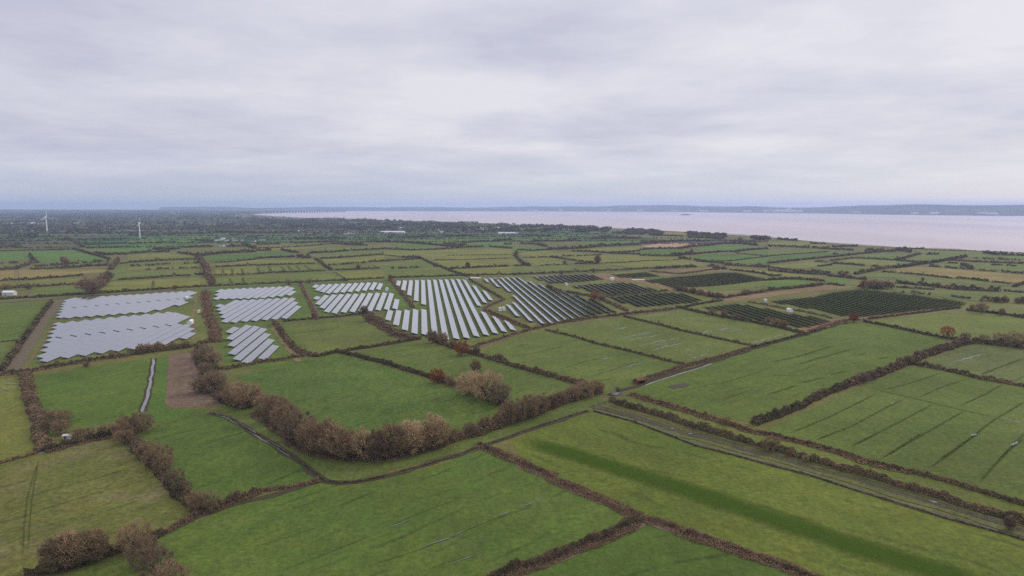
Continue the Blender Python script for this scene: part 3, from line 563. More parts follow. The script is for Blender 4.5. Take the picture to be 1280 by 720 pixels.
def hedge_verts(pts, w, h, bump=.5, size=None, dens=1.0, gap=0.0):
    pts = [Vector((p[0], p[1])) for p in pts]
    seg = [(a, b, (b - a).length) for a, b in zip(pts[:-1], pts[1:]) if (b - a).length > .01]
    Ltot = sum(s[2] for s in seg)
    mid = pts[len(pts) // 2]; D = max(160., mid.length)
    px = D / 682.
    if size is None: size = max(.26, px * 1.0)
    area = Ltot * (w + 2 * h)
    n = int(area / (size * size * .5) * 1.5 * dens)
    n = max(30, min(n, 70000))
    cum = np.cumsum([0] + [s[2] for s in seg]); t = rng.uniform(0, Ltot, n)
    idx = np.clip(np.searchsorted(cum, t) - 1, 0, len(seg) - 1)
    A = np.array([[s[0].x, s[0].y] for s in seg]); B = np.array([[s[1].x, s[1].y] for s in seg]); LL = np.array([s[2] for s in seg])
    f = ((t - cum[idx]) / LL[idx])[:, None]
    c = A[idx] * (1 - f) + B[idx] * f
    d = (B[idx] - A[idx]) / LL[idx][:, None]; nrm = np.stack([-d[:, 1], d[:, 0]], 1)
    ph = rng.uniform(0, 99)
    def nz(k): return (np.sin(t * k + ph) + np.sin(t * k * 2.3 + ph * 2) + np.sin(t * k * 5.1 + ph * 3)) / 3
    lam = max(4., w * 2.2)
    k0 = 2 * math.pi / (lam * 3)
    hh = h * (1 + bump * nz(k0)); ww = w * (1 + .35 * bump * nz(k0 * 1.4))
    # occasional taller bushes
    spikes = rng.uniform(0, Ltot, max(1, int(Ltot / (lam * 4))))
    for s_ in spikes:
        r = rng.uniform(.6, 1.4) * w * .7; g = np.exp(-((t - s_) / r) ** 2); hh = hh * (1 + bump * 1.0 * rng.uniform(.2, 1.) * g)
    wav = nz(k0 * .5) * w * .2
    keep = np.ones(n, bool)
    if gap > 0: keep = nz(k0 * .8) > (-1 + gap * 2) * .55
    th = rng.uniform(0, math.pi, n); rr = rng.uniform(.25, 1, n) ** .4
    off = np.cos(th) * rr * ww / 2 + wav; z = np.sin(th) * rr * hh
    z = np.maximum(z, .1)
    c3 = np.stack([c[:, 0] + nrm[:, 0] * off, c[:, 1] + nrm[:, 1] * off, z], 1)[keep]
    return darts(c3, size, 0)

n_hedge = [0]
def hedge(label, px, w, h, mat='hedge_dark', bump=.5, gap=0.0, fringe=None, group=None, world=None, cat='hedge', name='hedge'):
    pts = world if world is not None else PP(px)
    pts = smooth_line(pts, 15., .5); w *= .70; h *= .78
    o = link(name, mesh_np(name, hedge_verts(pts, w, h, bump, gap=gap), 3), M[mat])
    tag(o, label, cat, group)
    if fringe:
        fr = link('reed_fringe', mesh_np('reed_fringe', hedge_verts(pts, w + fringe[0], .9, .4, dens=.55), 3), M[fringe[1]], o)
    n_hedge[0] += 1
    return o

exec_far = True
cells = []; far_lines = []
ang = .10; ca, sa = math.cos(ang), math.sin(ang)
def rot(u, v): return (u * ca - v * sa, u * sa + v * ca)
v = 1750.; row_i = 0
fv = []; fcol = []
pal = [(.050, .108, .026), (.088, .115, .032), (.064, .1, .028), (.07, .085, .032), (.12, .115, .05), (.05, .06, .035), (.034, .088, .026), (.09, .075, .05)]
palw = [3, 3, 4, 3, 1, 2, 2, 1]
while v < 12500:
    dv = random.uniform(110, 190) * (1 + max(0, v - 3000) / 9000)
    u = -v * .95 - 400
    skew = random.uniform(-.04, .04)
    while u < v * .6 + 500:
        du = random.uniform(220, 620) * (1 + max(0, v - 3000) / 9000)
        q = [(u, v + u * skew), (u + du, v + (u + du) * skew), (u + du * 1.02, v + dv + (u + du) * skew), (u + du * .02, v + dv + u * skew)]
        qw = [rot(*p) for p in q]
        if all(in_poly(x, y, land) for x, y in qw) and min(math.hypot(*p) for p in qw) > 1780 and not (qw[0][0] > 500 and qw[0][1] < 2600):
            c = random.choices(pal, palw)[0]
            if v > 2300 and u < -v * .12: c = random.choice([(.07, .09, .035), (.085, .095, .045), (.10, .09, .055), (.07, .12, .03), (.06, .10, .032)])
            fv += [(x, y, .02) for x, y in qw]; fcol.append(c)
            far_lines.append((qw[0], qw[1], random.uniform(3.5, 6) if random.random() < .85 else random.uniform(7, 10)))
            if random.random() < .7: far_lines.append((qw[0], qw[3], random.uniform(3, 6)))
        u += du
    v += dv; row_i += 1
me = mesh_np('farmland', fv, 4)
at = me.color_attributes.new('patch', 'FLOAT_COLOR', 'CORNER')
at.data.foreach_set('color', np.repeat(np.array([c + (1,) for c in fcol], dtype=np.float32), 4, axis=0).ravel())
m_, nt, b = new_mat('far_pasture')
an = N(nt, 'ShaderNodeAttribute', attribute_name='patch')
f_ = ramp(nt, noise(nt, pos(nt), .02, 5, .7), .25, .75, .7, 1.3)
mm = N(nt, 'ShaderNodeVectorMath', operation='SCALE'); nt.links.new(an.outputs['Color'], mm.inputs[0]); nt.links.new(f_, mm.inputs['Scale'])
nt.links.new(mm.outputs[0], b.inputs['Base Color']); b.inputs['Roughness'].default_value = .95; b.inputs['Specular IOR Level'].default_value = .1
tag(link('farmland', me, m_), kind='structure')
# ------------------------------------------------------------------ hedges of the near and middle distance
HH = [
 # label, photo polyline, width, height, material, bump, fringe, gap
 ('thin brown reedy hedge along the upper edge of the tussocky lower-left field', [(-60, 592), (0, 580), (45, 567)], 2.2, 1.2, 'reed', .4, None),
 ('dark hedge below the pale hut, running toward the clump of brown trees', [(56, 565), (80, 558), (110, 551), (150, 541)], 5., 3.2, 'hedge_dark', .6, (5, 'reed')),
 ('tall dark hedge descending between the tussocky field and the smooth green field', [(160, 545), (172, 562), (188, 580), (203, 596), (215, 610), (232, 625), (248, 638)], 6.5, 5., 'hedge_dark', .6, None),
 ('hedge with rusty reeds between the smooth green field and the big front field', [(250, 641), (275, 633), (300, 624), (322, 615)], 3.4, 2.6, 'hedge_dark', .6, (4.5, 'reed')),
 ('low rusty reed bank ending at the bend of the narrow stream', [(322, 615), (355, 611), (380, 606), (398, 602)], 3.2, 1.4, 'reed', .5, None),
 ('rusty reed bank beside the big bare trees at the lower left', [(247, 641), (225, 655), (205, 666)], 4., 1.4, 'reed', .5, None),
 ('dark bramble hedge under the big bare trees at the bottom left', [(203, 668), (175, 680), (150, 690), (110, 701), (72, 712), (30, 722)], 4.4, 3.0, 'hedge_dark', .6, None),
 ('straight dark-red hedge with flat top beside the left edge field', [(30, 468), (36, 490), (42, 510), (48, 532), (53, 550), (56, 565)], 9., 3.2, 'hedge_brown', .25, None),
 ('low dark hedge under the lowest edge of the biggest silver solar block', [(2, 468), (28, 466), (60, 460), (95, 454), (125, 449), (160, 445)], 4.4, 2.6, 'hedge_dark', .8, (6, 'reed')),
 ('bushy brown hedge at the right end of the biggest silver solar block', [(160, 444), (190, 440), (225, 436), (240, 433), (262, 428), (270, 424)], 6., 3.4, 'hedge_brown', .8, None),
 ('dark hedge along the brown track left of the silver solar blocks', [(2, 465), (12, 450), (25, 432), (40, 410), (52, 394), (64, 378)], 5., 3.6, 'hedge_dark', .6, None),
 ('thin hedge crossing the grass at the left edge beside the brown track', [(-60, 432), (0, 428), (28, 425)], 1.6, .9, 'hedge_dark', .5, None),
 ('red-brown hedge climbing between the silver block and the next solar blocks', [(257, 364), (258, 378), (260, 392), (265, 405), (268, 415), (272, 428)], 5., 2.6, 'reed', .5, (7, 'reed')),
 ('low hedge in the lane between second and third solar columns', [(376, 356), (382, 368), (388, 380), (394, 392), (397, 400)], 4., 1.8, 'reed', .5, None),
 ('dark hedge beneath the small solar block of long diagonal rows', [(276, 462), (300, 458), (320, 454), (350, 450), (385, 444)], 4., 2.2, 'hedge_brown', .5, (5, 'reed')),
 ('brown hedge descending right of the small diagonal solar block', [(344, 403), (350, 414), (357, 424), (366, 434), (378, 442), (395, 446)], 6.5, 3.6, 'hedge_brown', .6, None),
 ('dark hedge along the top of the green pasture under the middle solar rows', [(354, 402), (390, 399), (425, 396), (455, 392)], 3., 2., 'hedge_dark', .5, None),
 ('brown hedge curving down beside the centre rows from the pink tree', [(456, 390), (468, 400), (485, 411), (497, 420), (520, 424)], 6.5, 3.4, 'hedge_brown', .6, (9, 'reed')),
 ('hedge along the top of the marshy field, left of the hedge junction', [(395, 446), (420, 441), (445, 437), (470, 433), (500, 428), (525, 424)], 5., 2.4, 'hedge_dark', .5, None),
 ('flat-topped hedge between the marshy field and the field above it', [(420, 440), (445, 445), (475, 453), (500, 460), (530, 469), (550, 476)], 5.5, 2.8, 'hedge_dark', .3, None),
 ('brown hedge either side of the great pale tree', [(550, 476), (580, 485), (600, 493), (625, 503), (640, 510)], 6., 3.6, 'hedge_brown', .6, None),
 ('dark hedge passing the small orange-red tree under the centre rows', [(545, 427), (560, 432), (575, 438), (600, 445), (625, 452), (645, 459)], 6., 3., 'hedge_dark', .6, None),
 ('long purple-brown hedge right of the great pale tree, ending in bushes', [(645, 459), (665, 464), (690, 471), (710, 477), (730, 482)], 6., 3.2, 'hedge_brown', .5, None),
 ('rusty hedge under the foot of the centre solar rows', [(590, 434), (615, 427), (640, 419), (665, 412), (700, 404)], 3.4, 1.8, 'reed', .7, None),
 ('rusty hedge between the striped rows and the puddled pasture', [(700, 404), (730, 399), (765, 395), (800, 391), (845, 386)], 4., 2.2, 'hedge_brown', .7, (6, 'reed')),
 ('thin dotted hedge along the lower side of the puddled pasture', [(682, 413), (720, 422), (745, 430), (790, 440), (830, 450), (858, 457)], 2.6, 1.7, 'hedge_brown', .9, None),
 ('thin hedge between the two puddled pastures', [(780, 396), (815, 404), (850, 413), (890, 422), (942, 433)], 2.6, 1.7, 'hedge_dark', .9, None),
 ('dark hedge under the small dark solar block with reddish trees', [(845, 384), (870, 390), (900, 396), (940, 403), (975, 410), (1005, 418)], 4.5, 2.8, 'hedge_dark', .6, None),
 ('brown ditch hedge beside the bright green field, from the culvert upward', [(795, 478), (830, 466), (860, 457), (895, 448), (935, 436)], 3.2, 1.4, 'hedge_brown', .6, (4, 'reed')),
 ('dark ditch hedge at the top left edge of the bright green field', [(935, 436), (970, 427), (1005, 418), (1030, 411)], 3.2, 1.6, 'hedge_dark', .6, None),
 ('rusty reeds in the ditch at the top corner of the bright green field', [(1012, 414), (1035, 407), (1058, 400), (1075, 400)], 8., 1.3, 'reed', .3, None),
 ('dark hedge along the top of the bright green field by the round red tree', [(1078, 402), (1110, 408), (1150, 417), (1180, 423), (1215, 428)], 3.6, 2.6, 'hedge_dark', .5, None),
 ('tall dark hedge at right with purple bushes below the pale pasture', [(1215, 428), (1245, 431), (1275, 435), (1340, 446)], 8., 5., 'hedge_dark', .6, None),
 ('lower half of the purple hedge dividing the two large right-hand fields', [(942, 531), (965, 523), (990, 513), (1010, 503), (1030, 494), (1060, 482)], 6., 3.6, 'hedge_dark', .7, None),
 ('upper half of the purple hedge dividing the two large right-hand fields', [(1060, 482), (1090, 472), (1115, 463), (1135, 454), (1160, 444), (1190, 434), (1215, 428)], 8., 4.6, 'hedge_brown', .7, None),
 ('dark hedge along the top of the furrowed right-hand field', [(1138, 455), (1165, 460), (1195, 466), (1222, 473)], 4., 3., 'hedge_dark', .6, None),
 ('reddish broken hedge right of the furrowed field’s top corner', [(1222, 473), (1250, 478), (1290, 485), (1340, 496)], 5., 2.6, 'hedge_brown', .6, None),
 ('reddish hedge starting at the culvert under the bright green field', [(788, 493), (815, 501), (845, 510), (870, 517), (900, 527)], 2.8, 1.8, 'hedge_brown', .9, (5, 'reed')),
 ('reddish hedge between the furrowed field and the narrow grass strip', [(900, 527), (940, 540), (985, 549), (1040, 564), (1090, 579), (1140, 591)], 3.4, 1.9, 'hedge_brown', .5, (4.4, 'reed')),
 ('far right end of the reddish hedge below the furrowed field', [(1140, 591), (1190, 604), (1240, 620), (1290, 635), (1340, 650)], 3.4, 2., 'hedge_brown', .4, None),
 ('dense dark hedge above the muddy track, nearest the culvert', [(763, 501), (785, 509), (810, 516), (840, 525), (870, 535), (900, 544)], 5., 3.4, 'hedge_dark', .5, None),
 ('dense dark hedge above the muddy track at the round brown bush', [(900, 544), (930, 553), (965, 562), (1000, 572), (1040, 583)], 5., 3.2, 'hedge_dark', .6, None),
 ('dense dark hedge above the puddled muddy track at the right', [(1040, 583), (1085, 596), (1130, 609), (1180, 624), (1220, 637), (1280, 654), (1340, 674)], 5.4, 3., 'hedge_brown', .4, None),
 ('rust-brown reed hedge descending from the stream between the two front fields', [(598, 556), (620, 566), (650, 579), (690, 596)], 3.4, 2.0, 'hedge_brown', .4, (4.6, 'reed')),
 ('reedy pinkish middle stretch of the hedge dividing the front fields', [(690, 596), (715, 609), (740, 621), (775, 636), (800, 645)], 3.2, 1.6, 'hedge_brown', .5, (4.6, 'reed')),
 ('reddish reed hedge descending right from the front hedge junction', [(803, 648), (830, 655), (860, 667), (890, 677), (930, 691), (970, 706), (1010, 721), (1080, 748)], 3.0, 1.6, 'hedge_brown', .5, (4.6, 'reed')),
 ('dark bramble hedge running down-left from the front hedge junction', [(798, 650), (775, 662), (750, 674), (720, 685), (690, 698), (650, 711), (610, 726), (560, 748)], 3.6, 2.4, 'hedge_dark', .5, (4.6, 'reed')),
 ('dense brown thicket joining the stream trees to the culvert', [(560, 552), (590, 543), (620, 533), (650, 524), (690, 508), (720, 498), (748, 489)], 10., 5.5, 'hedge_brown', .6, None),
 ('dark bramble bank under the row of tall trees on the stream', [(325, 515), (345, 535), (370, 556), (400, 568), (440, 573), (480, 572), (520, 564), (560, 552)], 5.5, 2.6, 'hedge_dark', .6, (5, 'hedge_brown')),
 ('bushy thicket between the brown rough field and the small solar block', [(252, 436), (256, 455), (262, 475), (270, 490), (290, 503), (318, 508)], 14., 5., 'hedge_dark', .5, None),
 ('dark hedge behind the road at the left edge of the solar farm', [(-60, 377), (0, 374.5), (60, 371), (110, 367.8), (160, 364.5), (210, 361)], 6., 3., 'hedge_dark', .6, None),
 ('dark roadside hedge above the second and third solar columns', [(210, 361), (260, 358), (320, 355.5), (380, 353), (430, 350.5), (480, 348)], 5., 2.6, 'hedge_dark', .6, None),
 ('dark roadside hedge above the long centre solar rows', [(490, 347.5), (540, 346), (590, 344.5), (640, 343.5), (680, 342)], 5., 3., 'hedge_dark', .6, None),
 ('brown roadside hedge above the striped dark solar blocks', [(680, 342), (730, 339.8), (780, 337.6), (830, 335), (868, 332.5)], 7., 3.4, 'hedge_brown', .6, None),
 ('brown hedge slanting between centre rows and the next solar block', [(487, 349), (495, 358), (503, 368), (511, 377), (517, 385)], 5.5, 2.4, 'reed', .5, None),
 ('dark hedge slanting beside the last short rows of the centre block', [(586, 349), (600, 357), (615, 366), (627, 373)], 4., 2., 'hedge_brown', .4, None),
 ('rusty hedge elbow at the end of the centre solar rows', [(630, 374), (620, 379), (605, 386)], 5., 1.8, 'reed', .3, None),
 ('rusty hedge slanting down to the lower corner of the striped solar block', [(606, 388), (620, 394), (640, 402), (662, 411)], 4., 2.2, 'hedge_brown', .5, (6, 'reed')),
 ('brown hedge by the small round-topped hut among the solar blocks', [(684, 358), (695, 363), (712, 366), (735, 370), (750, 373)], 8., 2.6, 'hedge_brown', .7, None),
 ('brown hedge between the big striped block and the dark block beyond', [(748, 373), (762, 379), (775, 385), (784, 389)], 7., 3., 'hedge_brown', .5, None),
 ('reddish scrub between the two middle dark solar blocks', [(757, 371), (785, 368.5), (815, 366), (835, 363.5)], 4.5, 2., 'hedge_brown', .7, None),
 ('tall pinkish-brown hedge in front of the farthest big dark solar block', [(843, 362), (865, 366), (885, 370), (903, 373)], 9., 5., 'hedge_brown', .5, None),
 ('thin brown hedge right of the pinkish tall hedge, along the dead reed bed', [(905, 373), (915, 371), (940, 367), (965, 363), (1000, 359), (1025, 356)], 5., 2.8, 'hedge_brown', .7, None),
 ('dark hedge between reddish-treed solar block and the block above it', [(855, 385), (870, 381), (890, 378), (902, 376)], 4.5, 2.4, 'hedge_dark', .4, None),
 ('thin hedge beside the white hut among the right-hand solar blocks', [(935, 378), (955, 381), (980, 386), (1000, 389), (1040, 398)], 3.4, 1.6, 'hedge_brown', .9, None),
 ('dotted dark hedge above the narrow pasture behind the dead reed bed', [(884, 358), (900, 356.5), (920, 354.5), (950, 351), (990, 349)], 4., 2.8, 'hedge_dark', .8, None),
 ('thick brown hedge along the near edge of the rightmost dark solar block', [(1085, 399), (1110, 396), (1150, 391), (1200, 385)], 5., 1.6, 'hedge_brown', .7, None),
 ('line of bare bushes right of the rightmost dark solar block', [(1208, 388), (1235, 391), (1260, 394), (1340, 402)], 5., 2.2, 'hedge_dark', .9, None),
]
RUSH = [
 ('dark rushes along the upper stretch of the narrow stream, by the smooth field', ST1[:7], .9, .7), ('dark rushes at the bend of the narrow stream', ST1[6:12], 1.3, .9),
 ('dark rushes along the narrow stream above the big front field', ST1[11:], .9, .7), ('dark rushes along the ditch under the muddy track, near the culvert', [(x, y + 1.2) for x, y in ST2[:6]], .9, .8),
 ('dark rushes along the ditch in the middle of the muddy track', [(x, y + 1.4) for x, y in ST2[5:9]], .9, .8), ('dark rushes along the right end of the ditch beside the muddy track', [(x, y + 1.6) for x, y in ST2[8:]], .9, .8)]
for lab, pl, w_, h_ in RUSH: hedge(lab, pl, w_, h_, 'hedge_dark', .5, name='rushes', cat='rushes')
for h in HH:
    hedge(h[0].replace('’', "'"), h[1], h[2], h[3], h[4], h[5], fringe=h[6])

# ------------------------------------------------------------------ hedges of the plain behind the solar farm
FH = []
def fh(x0, y0, s, lst):
    for pts, w_, h_, *r in lst: FH.append((crop(x0, y0, s, pts), w_, h_, r[0] if r else 'hedge_dark', r[1] if len(r) > 1 else 0.))
fh(0, 275, 8, [([(0, 610), (150, 600), (330, 595), (430, 585), (600, 575), (830, 555)], 5, 4), ([(0, 690), (180, 680), (400, 665)], 8, 5, 'hedge_brown'), ([(400, 668), (560, 655), (860, 640)], 6, 3.5),
  ([(0, 505), (160, 490), (300, 440), (380, 425)], 9, 6, 'hedge_brown'), ([(300, 495), (450, 490), (560, 485)], 5, 4), ([(350, 470), (560, 455), (700, 440), (900, 430), (1090, 415)], 7, 6, 'hedge_brown', .2), ([(560, 485), (700, 480), (880, 465), (1090, 455)], 8, 6),
  ([(0, 440), (180, 430)], 6, 5, 'hedge_dark', .4), ([(0, 312), (260, 305), (600, 300), (740, 292)], 4, 3.5), ([(0, 270), (140, 265), (220, 280)], 12, 8), ([(740, 292), (900, 340), (1000, 365), (1100, 395)], 6, 5), ([(930, 340), (1100, 350), (1280, 345)], 9, 7), ([(640, 190), (740, 210), (830, 270)], 12, 8, 'hedge_brown'),
  ([(260, 215), (440, 212), (640, 195)], 4, 4), ([(740, 200), (900, 195), (1280, 190)], 4, 5), ([(1180, 400), (1160, 440), (1100, 500)], 10, 8, 'hedge_brown'), ([(1170, 605), (1280, 595)], 5, 4), ([(1200, 440), (1280, 430)], 4, 3), ([(850, 250), (1280, 235)], 5, 5), ([(860, 285), (1280, 272)], 4, 4), ([(0, 215), (250, 210)], 10, 6), ([(300, 350), (330, 400), (370, 430)], 8, 6, 'hedge_brown')])
fh(160, 275, 8, [([(0, 595), (150, 588), (290, 575), (480, 560), (630, 560)], 5, 3.8), ([(670, 545), (760, 552)], 6, 4.5), ([(700, 360), (740, 420), (780, 480), (800, 560), (850, 645)], 15, 8, 'hedge_brown'),
  ([(860, 555), (950, 555), (1100, 548), (1280, 540)], 4, 3.2, 'hedge_dark', .3), ([(870, 470), (1050, 465), (1280, 450)], 5, 4), ([(870, 430), (1050, 420), (1280, 395)], 4, 3.5), ([(700, 365), (850, 345), (1050, 330), (1280, 320)], 12, 9), ([(500, 330), (620, 345), (700, 360)], 6, 5),
  ([(0, 340), (200, 325), (420, 320)], 9, 7), ([(250, 295), (400, 300), (510, 290)], 10, 8), ([(520, 280), (700, 275), (850, 268)], 9, 8), ([(0, 430), (120, 420), (340, 408)], 6, 5), ([(340, 408), (560, 398), (700, 395)], 4, 4), ([(0, 466), (240, 455), (420, 440)], 5, 4.5, 'hedge_dark', .4), ([(560, 440), (740, 428)], 6, 5, 'hedge_dark', .3),
  ([(180, 500), (340, 492), (450, 488)], 6, 4.5, 'hedge_dark', .4), ([(510, 485), (650, 478), (740, 480)], 4, 3.5, 'hedge_dark', .4), ([(0, 240), (200, 230), (480, 222)], 5, 5), ([(670, 205), (860, 215)], 7, 7), ([(0, 155), (300, 150), (860, 135)], 8, 9), ([(980, 270), (1140, 270)], 10, 9), ([(0, 95), (400, 95), (680, 85)], 8, 8), ([(880, 120), (1280, 130)], 10, 9), ([(1140, 250), (1280, 290)], 10, 9, 'hedge_brown')])
fh(320, 275, 8, [([(0, 540), (150, 530), (270, 525), (400, 522), (560, 515), (700, 510)], 4.5, 3.4), ([(0, 458), (130, 450), (400, 443), (590, 435)], 4, 3.4), ([(0, 390), (130, 380), (390, 370)], 6, 5), ([(260, 300), (330, 320), (420, 330)], 8, 6), ([(0, 310), (150, 305)], 11, 8), ([(540, 335), (640, 328), (750, 325)], 7, 6),
  ([(590, 390), (640, 420), (700, 470), (760, 505)], 7, 4.5), ([(640, 388), (800, 382), (950, 370), (1150, 355), (1280, 345)], 5, 4.5), ([(720, 455), (850, 448), (950, 435), (1100, 430)], 5, 4, 'hedge_dark', .3), ([(790, 502), (900, 500), (1050, 492), (1240, 485)], 4.5, 3.6), ([(1120, 420), (1280, 412)], 5, 4), ([(420, 372), (540, 382)], 16, 9, 'hedge_brown'),
  ([(750, 325), (900, 310), (1280, 292)], 5, 5), ([(0, 285), (300, 275), (560, 260), (820, 235)], 4, 4), ([(0, 250), (250, 240)], 9, 8, 'hedge_brown'), ([(380, 235), (600, 225), (820, 215)], 6, 6), ([(820, 240), (950, 250), (1100, 255)], 22, 11, 'hedge_brown'), ([(380, 190), (600, 190), (900, 185)], 12, 10), ([(0, 135), (300, 130), (420, 115)], 10, 10), ([(1100, 220), (1280, 225)], 10, 9), ([(880, 590), (905, 610)], 5, 3)])
fh(480, 275, 8, [([(0, 415), (100, 405), (250, 398), (370, 385)], 5, 4.4), ([(180, 375), (280, 375), (370, 385)], 7, 6), ([(370, 385), (450, 425), (530, 460), (600, 480), (660, 510), (760, 540), (830, 565)], 6, 3.6), ([(70, 488), (200, 483), (380, 475)], 5, 4.4, 'hedge_dark', .3), ([(490, 468), (560, 465)], 5, 4), ([(640, 490), (780, 485), (950, 475), (1150, 468), (1250, 462)], 6, 4.4),
  ([(0, 290), (120, 295), (280, 305), (450, 300), (620, 290), (800, 275)], 5, 5), ([(90, 220), (250, 230), (440, 245), (600, 260), (780, 272)], 9, 7), ([(600, 240), (820, 255)], 12, 8, 'hedge_brown'), ([(760, 232), (900, 222), (1050, 213)], 5, 6), ([(1050, 268), (1280, 285)], 6, 5), ([(800, 275), (1000, 270)], 8, 6), ([(0, 215), (80, 225)], 8, 7), ([(1080, 215), (1280, 200)], 7, 8), ([(1200, 245), (1280, 245)], 8, 8), ([(500, 402), (900, 395), (1280, 380)], 2.5, 1.5), ([(0, 350), (180, 372)], 2.5, 1.5), ([(640, 355), (1280, 345)], 2.5, 1.2), ([(180, 180), (500, 165)], 6, 7), ([(600, 160), (900, 165)], 8, 8)])
fh(640, 275, 8, [([(50, 320), (30, 350), (60, 390), (100, 430), (180, 462)], 8, 5), ([(20, 460), (170, 455)], 6, 4), ([(60, 300), (200, 308), (340, 300)], 6, 4.4), ([(110, 378), (240, 375), (400, 372)], 4, 3.4, 'hedge_dark', .3), ([(400, 372), (500, 388)], 8, 5), ([(630, 440), (750, 435), (850, 435)], 12, 7), ([(500, 362), (620, 360)], 4, 3.6), ([(640, 362), (800, 355), (900, 348)], 4, 3.4, 'hedge_dark', .3), ([(600, 312), (800, 320), (1000, 335), (1280, 345)], 6, 5),
  ([(350, 300), (500, 295), (700, 285), (900, 265), (1280, 250)], 14, 10, 'hedge_brown'), ([(80, 240), (250, 245), (350, 270)], 10, 8, 'hedge_brown'), ([(200, 215), (500, 215), (640, 205)], 7, 7), ([(800, 195), (950, 180), (1280, 190)], 16, 12, 'hedge_brown'), ([(130, 155), (400, 165)], 7, 8), ([(1000, 330), (1280, 312)], 4, 4), ([(600, 120), (900, 110)], 8, 9), ([(1000, 130), (1280, 135)], 10, 10), ([(280, 458), (400, 450), (560, 448)], 4, 3, 'hedge_dark', .5), ([(860, 435), (1280, 415)], 2.5, 1.5), ([(500, 388), (650, 410)], 4, 3)])
fh(800, 275, 8, [([(0, 355), (150, 360), (300, 362), (420, 360)], 6, 5), ([(300, 355), (420, 350), (540, 340)], 12, 8, 'hedge_brown'), ([(390, 385), (510, 395)], 10, 6), ([(540, 400), (650, 420), (830, 435)], 6, 4.5), ([(500, 350), (620, 335), (820, 320), (960, 318)], 6, 5), ([(960, 318), (1100, 300), (1280, 290)], 6, 5.5), ([(0, 300), (180, 290), (400, 285)], 7, 6), ([(400, 290), (520, 270), (700, 255), (860, 235)], 9, 8, 'hedge_brown'),
  ([(860, 240), (1000, 240), (1180, 258)], 8, 8), ([(0, 235), (400, 215), (700, 215)], 10, 9), ([(830, 450), (1000, 460), (1200, 470), (1280, 475)], 16, 6, 'hedge_brown'), ([(680, 465), (740, 462)], 8, 5), ([(740, 480), (860, 495)], 12, 5, 'hedge_dark'), ([(900, 500), (1040, 515), (1180, 530), (1280, 550)], 7, 3.5), ([(150, 488), (250, 485), (380, 478), (460, 475), (560, 470)], 8, 5.5, 'hedge_dark', .25), ([(100, 515), (400, 540), (700, 500), (860, 490)], 18, 1.8, 'hedge_brown'),
  ([(150, 155), (440, 165)], 7, 7), ([(440, 130), (720, 140)], 8, 7), ([(960, 335), (1280, 365)], 3, 2), ([(560, 418), (880, 412), (1280, 365)], 3, 2), ([(900, 215), (1280, 220)], 8, 7), ([(0, 412), (400, 400)], 2.5, 1.4), ([(0, 120), (220, 130)], 8, 8)])
fh(960, 285, 8, [([(0, 355), (200, 335), (400, 315), (600, 295), (800, 275), (900, 262), (1150, 240)], 8, 4.5, 'hedge_brown'), ([(0, 390), (150, 415), (320, 435)], 6, 3.4, 'hedge_brown'), ([(0, 425), (200, 445), (400, 460), (600, 470)], 7, 4.4), ([(320, 435), (480, 440), (620, 455)], 8, 5), ([(600, 480), (750, 495), (980, 520)], 10, 5), ([(700, 470), (800, 470)], 12, 8, 'hedge_brown'),
  ([(870, 465), (1000, 440), (1130, 410), (1280, 395)], 11, 6, 'hedge_brown'), ([(860, 302), (1050, 310), (1200, 320), (1280, 325)], 6, 4), ([(620, 330), (750, 315), (860, 300)], 4, 3), ([(640, 355), (780, 362), (960, 380)], 7, 4.5), ([(1040, 385), (1100, 380)], 7, 4), ([(500, 385), (640, 370)], 4, 3), ([(440, 200), (650, 215), (860, 225)], 10, 7), ([(0, 185), (200, 190), (420, 200)], 8, 7), ([(90, 115), (290, 130)], 10, 9), ([(0, 480), (130, 478)], 7, 4), ([(0, 525), (240, 510), (380, 520), (560, 535)], 7, 4.4),
  ([(0, 620), (200, 608), (380, 592), (540, 570)], 7, 4.4), ([(560, 560), (700, 575), (770, 580)], 6, 3.4, 'hedge_brown'), ([(900, 585), (1040, 600), (1150, 610)], 10, 6), ([(1140, 440), (1280, 450)], 4, 3), ([(640, 190), (900, 185)], 8, 6), ([(980, 230), (1280, 240)], 14, 9), ([(0, 280), (260, 262), (600, 240)], 3, 2), ([(420, 160), (580, 160)], 7, 6), ([(650, 265), (700, 265)], 8, 5), ([(470, 335), (590, 345)], 5, 4, 'hedge_brown')])
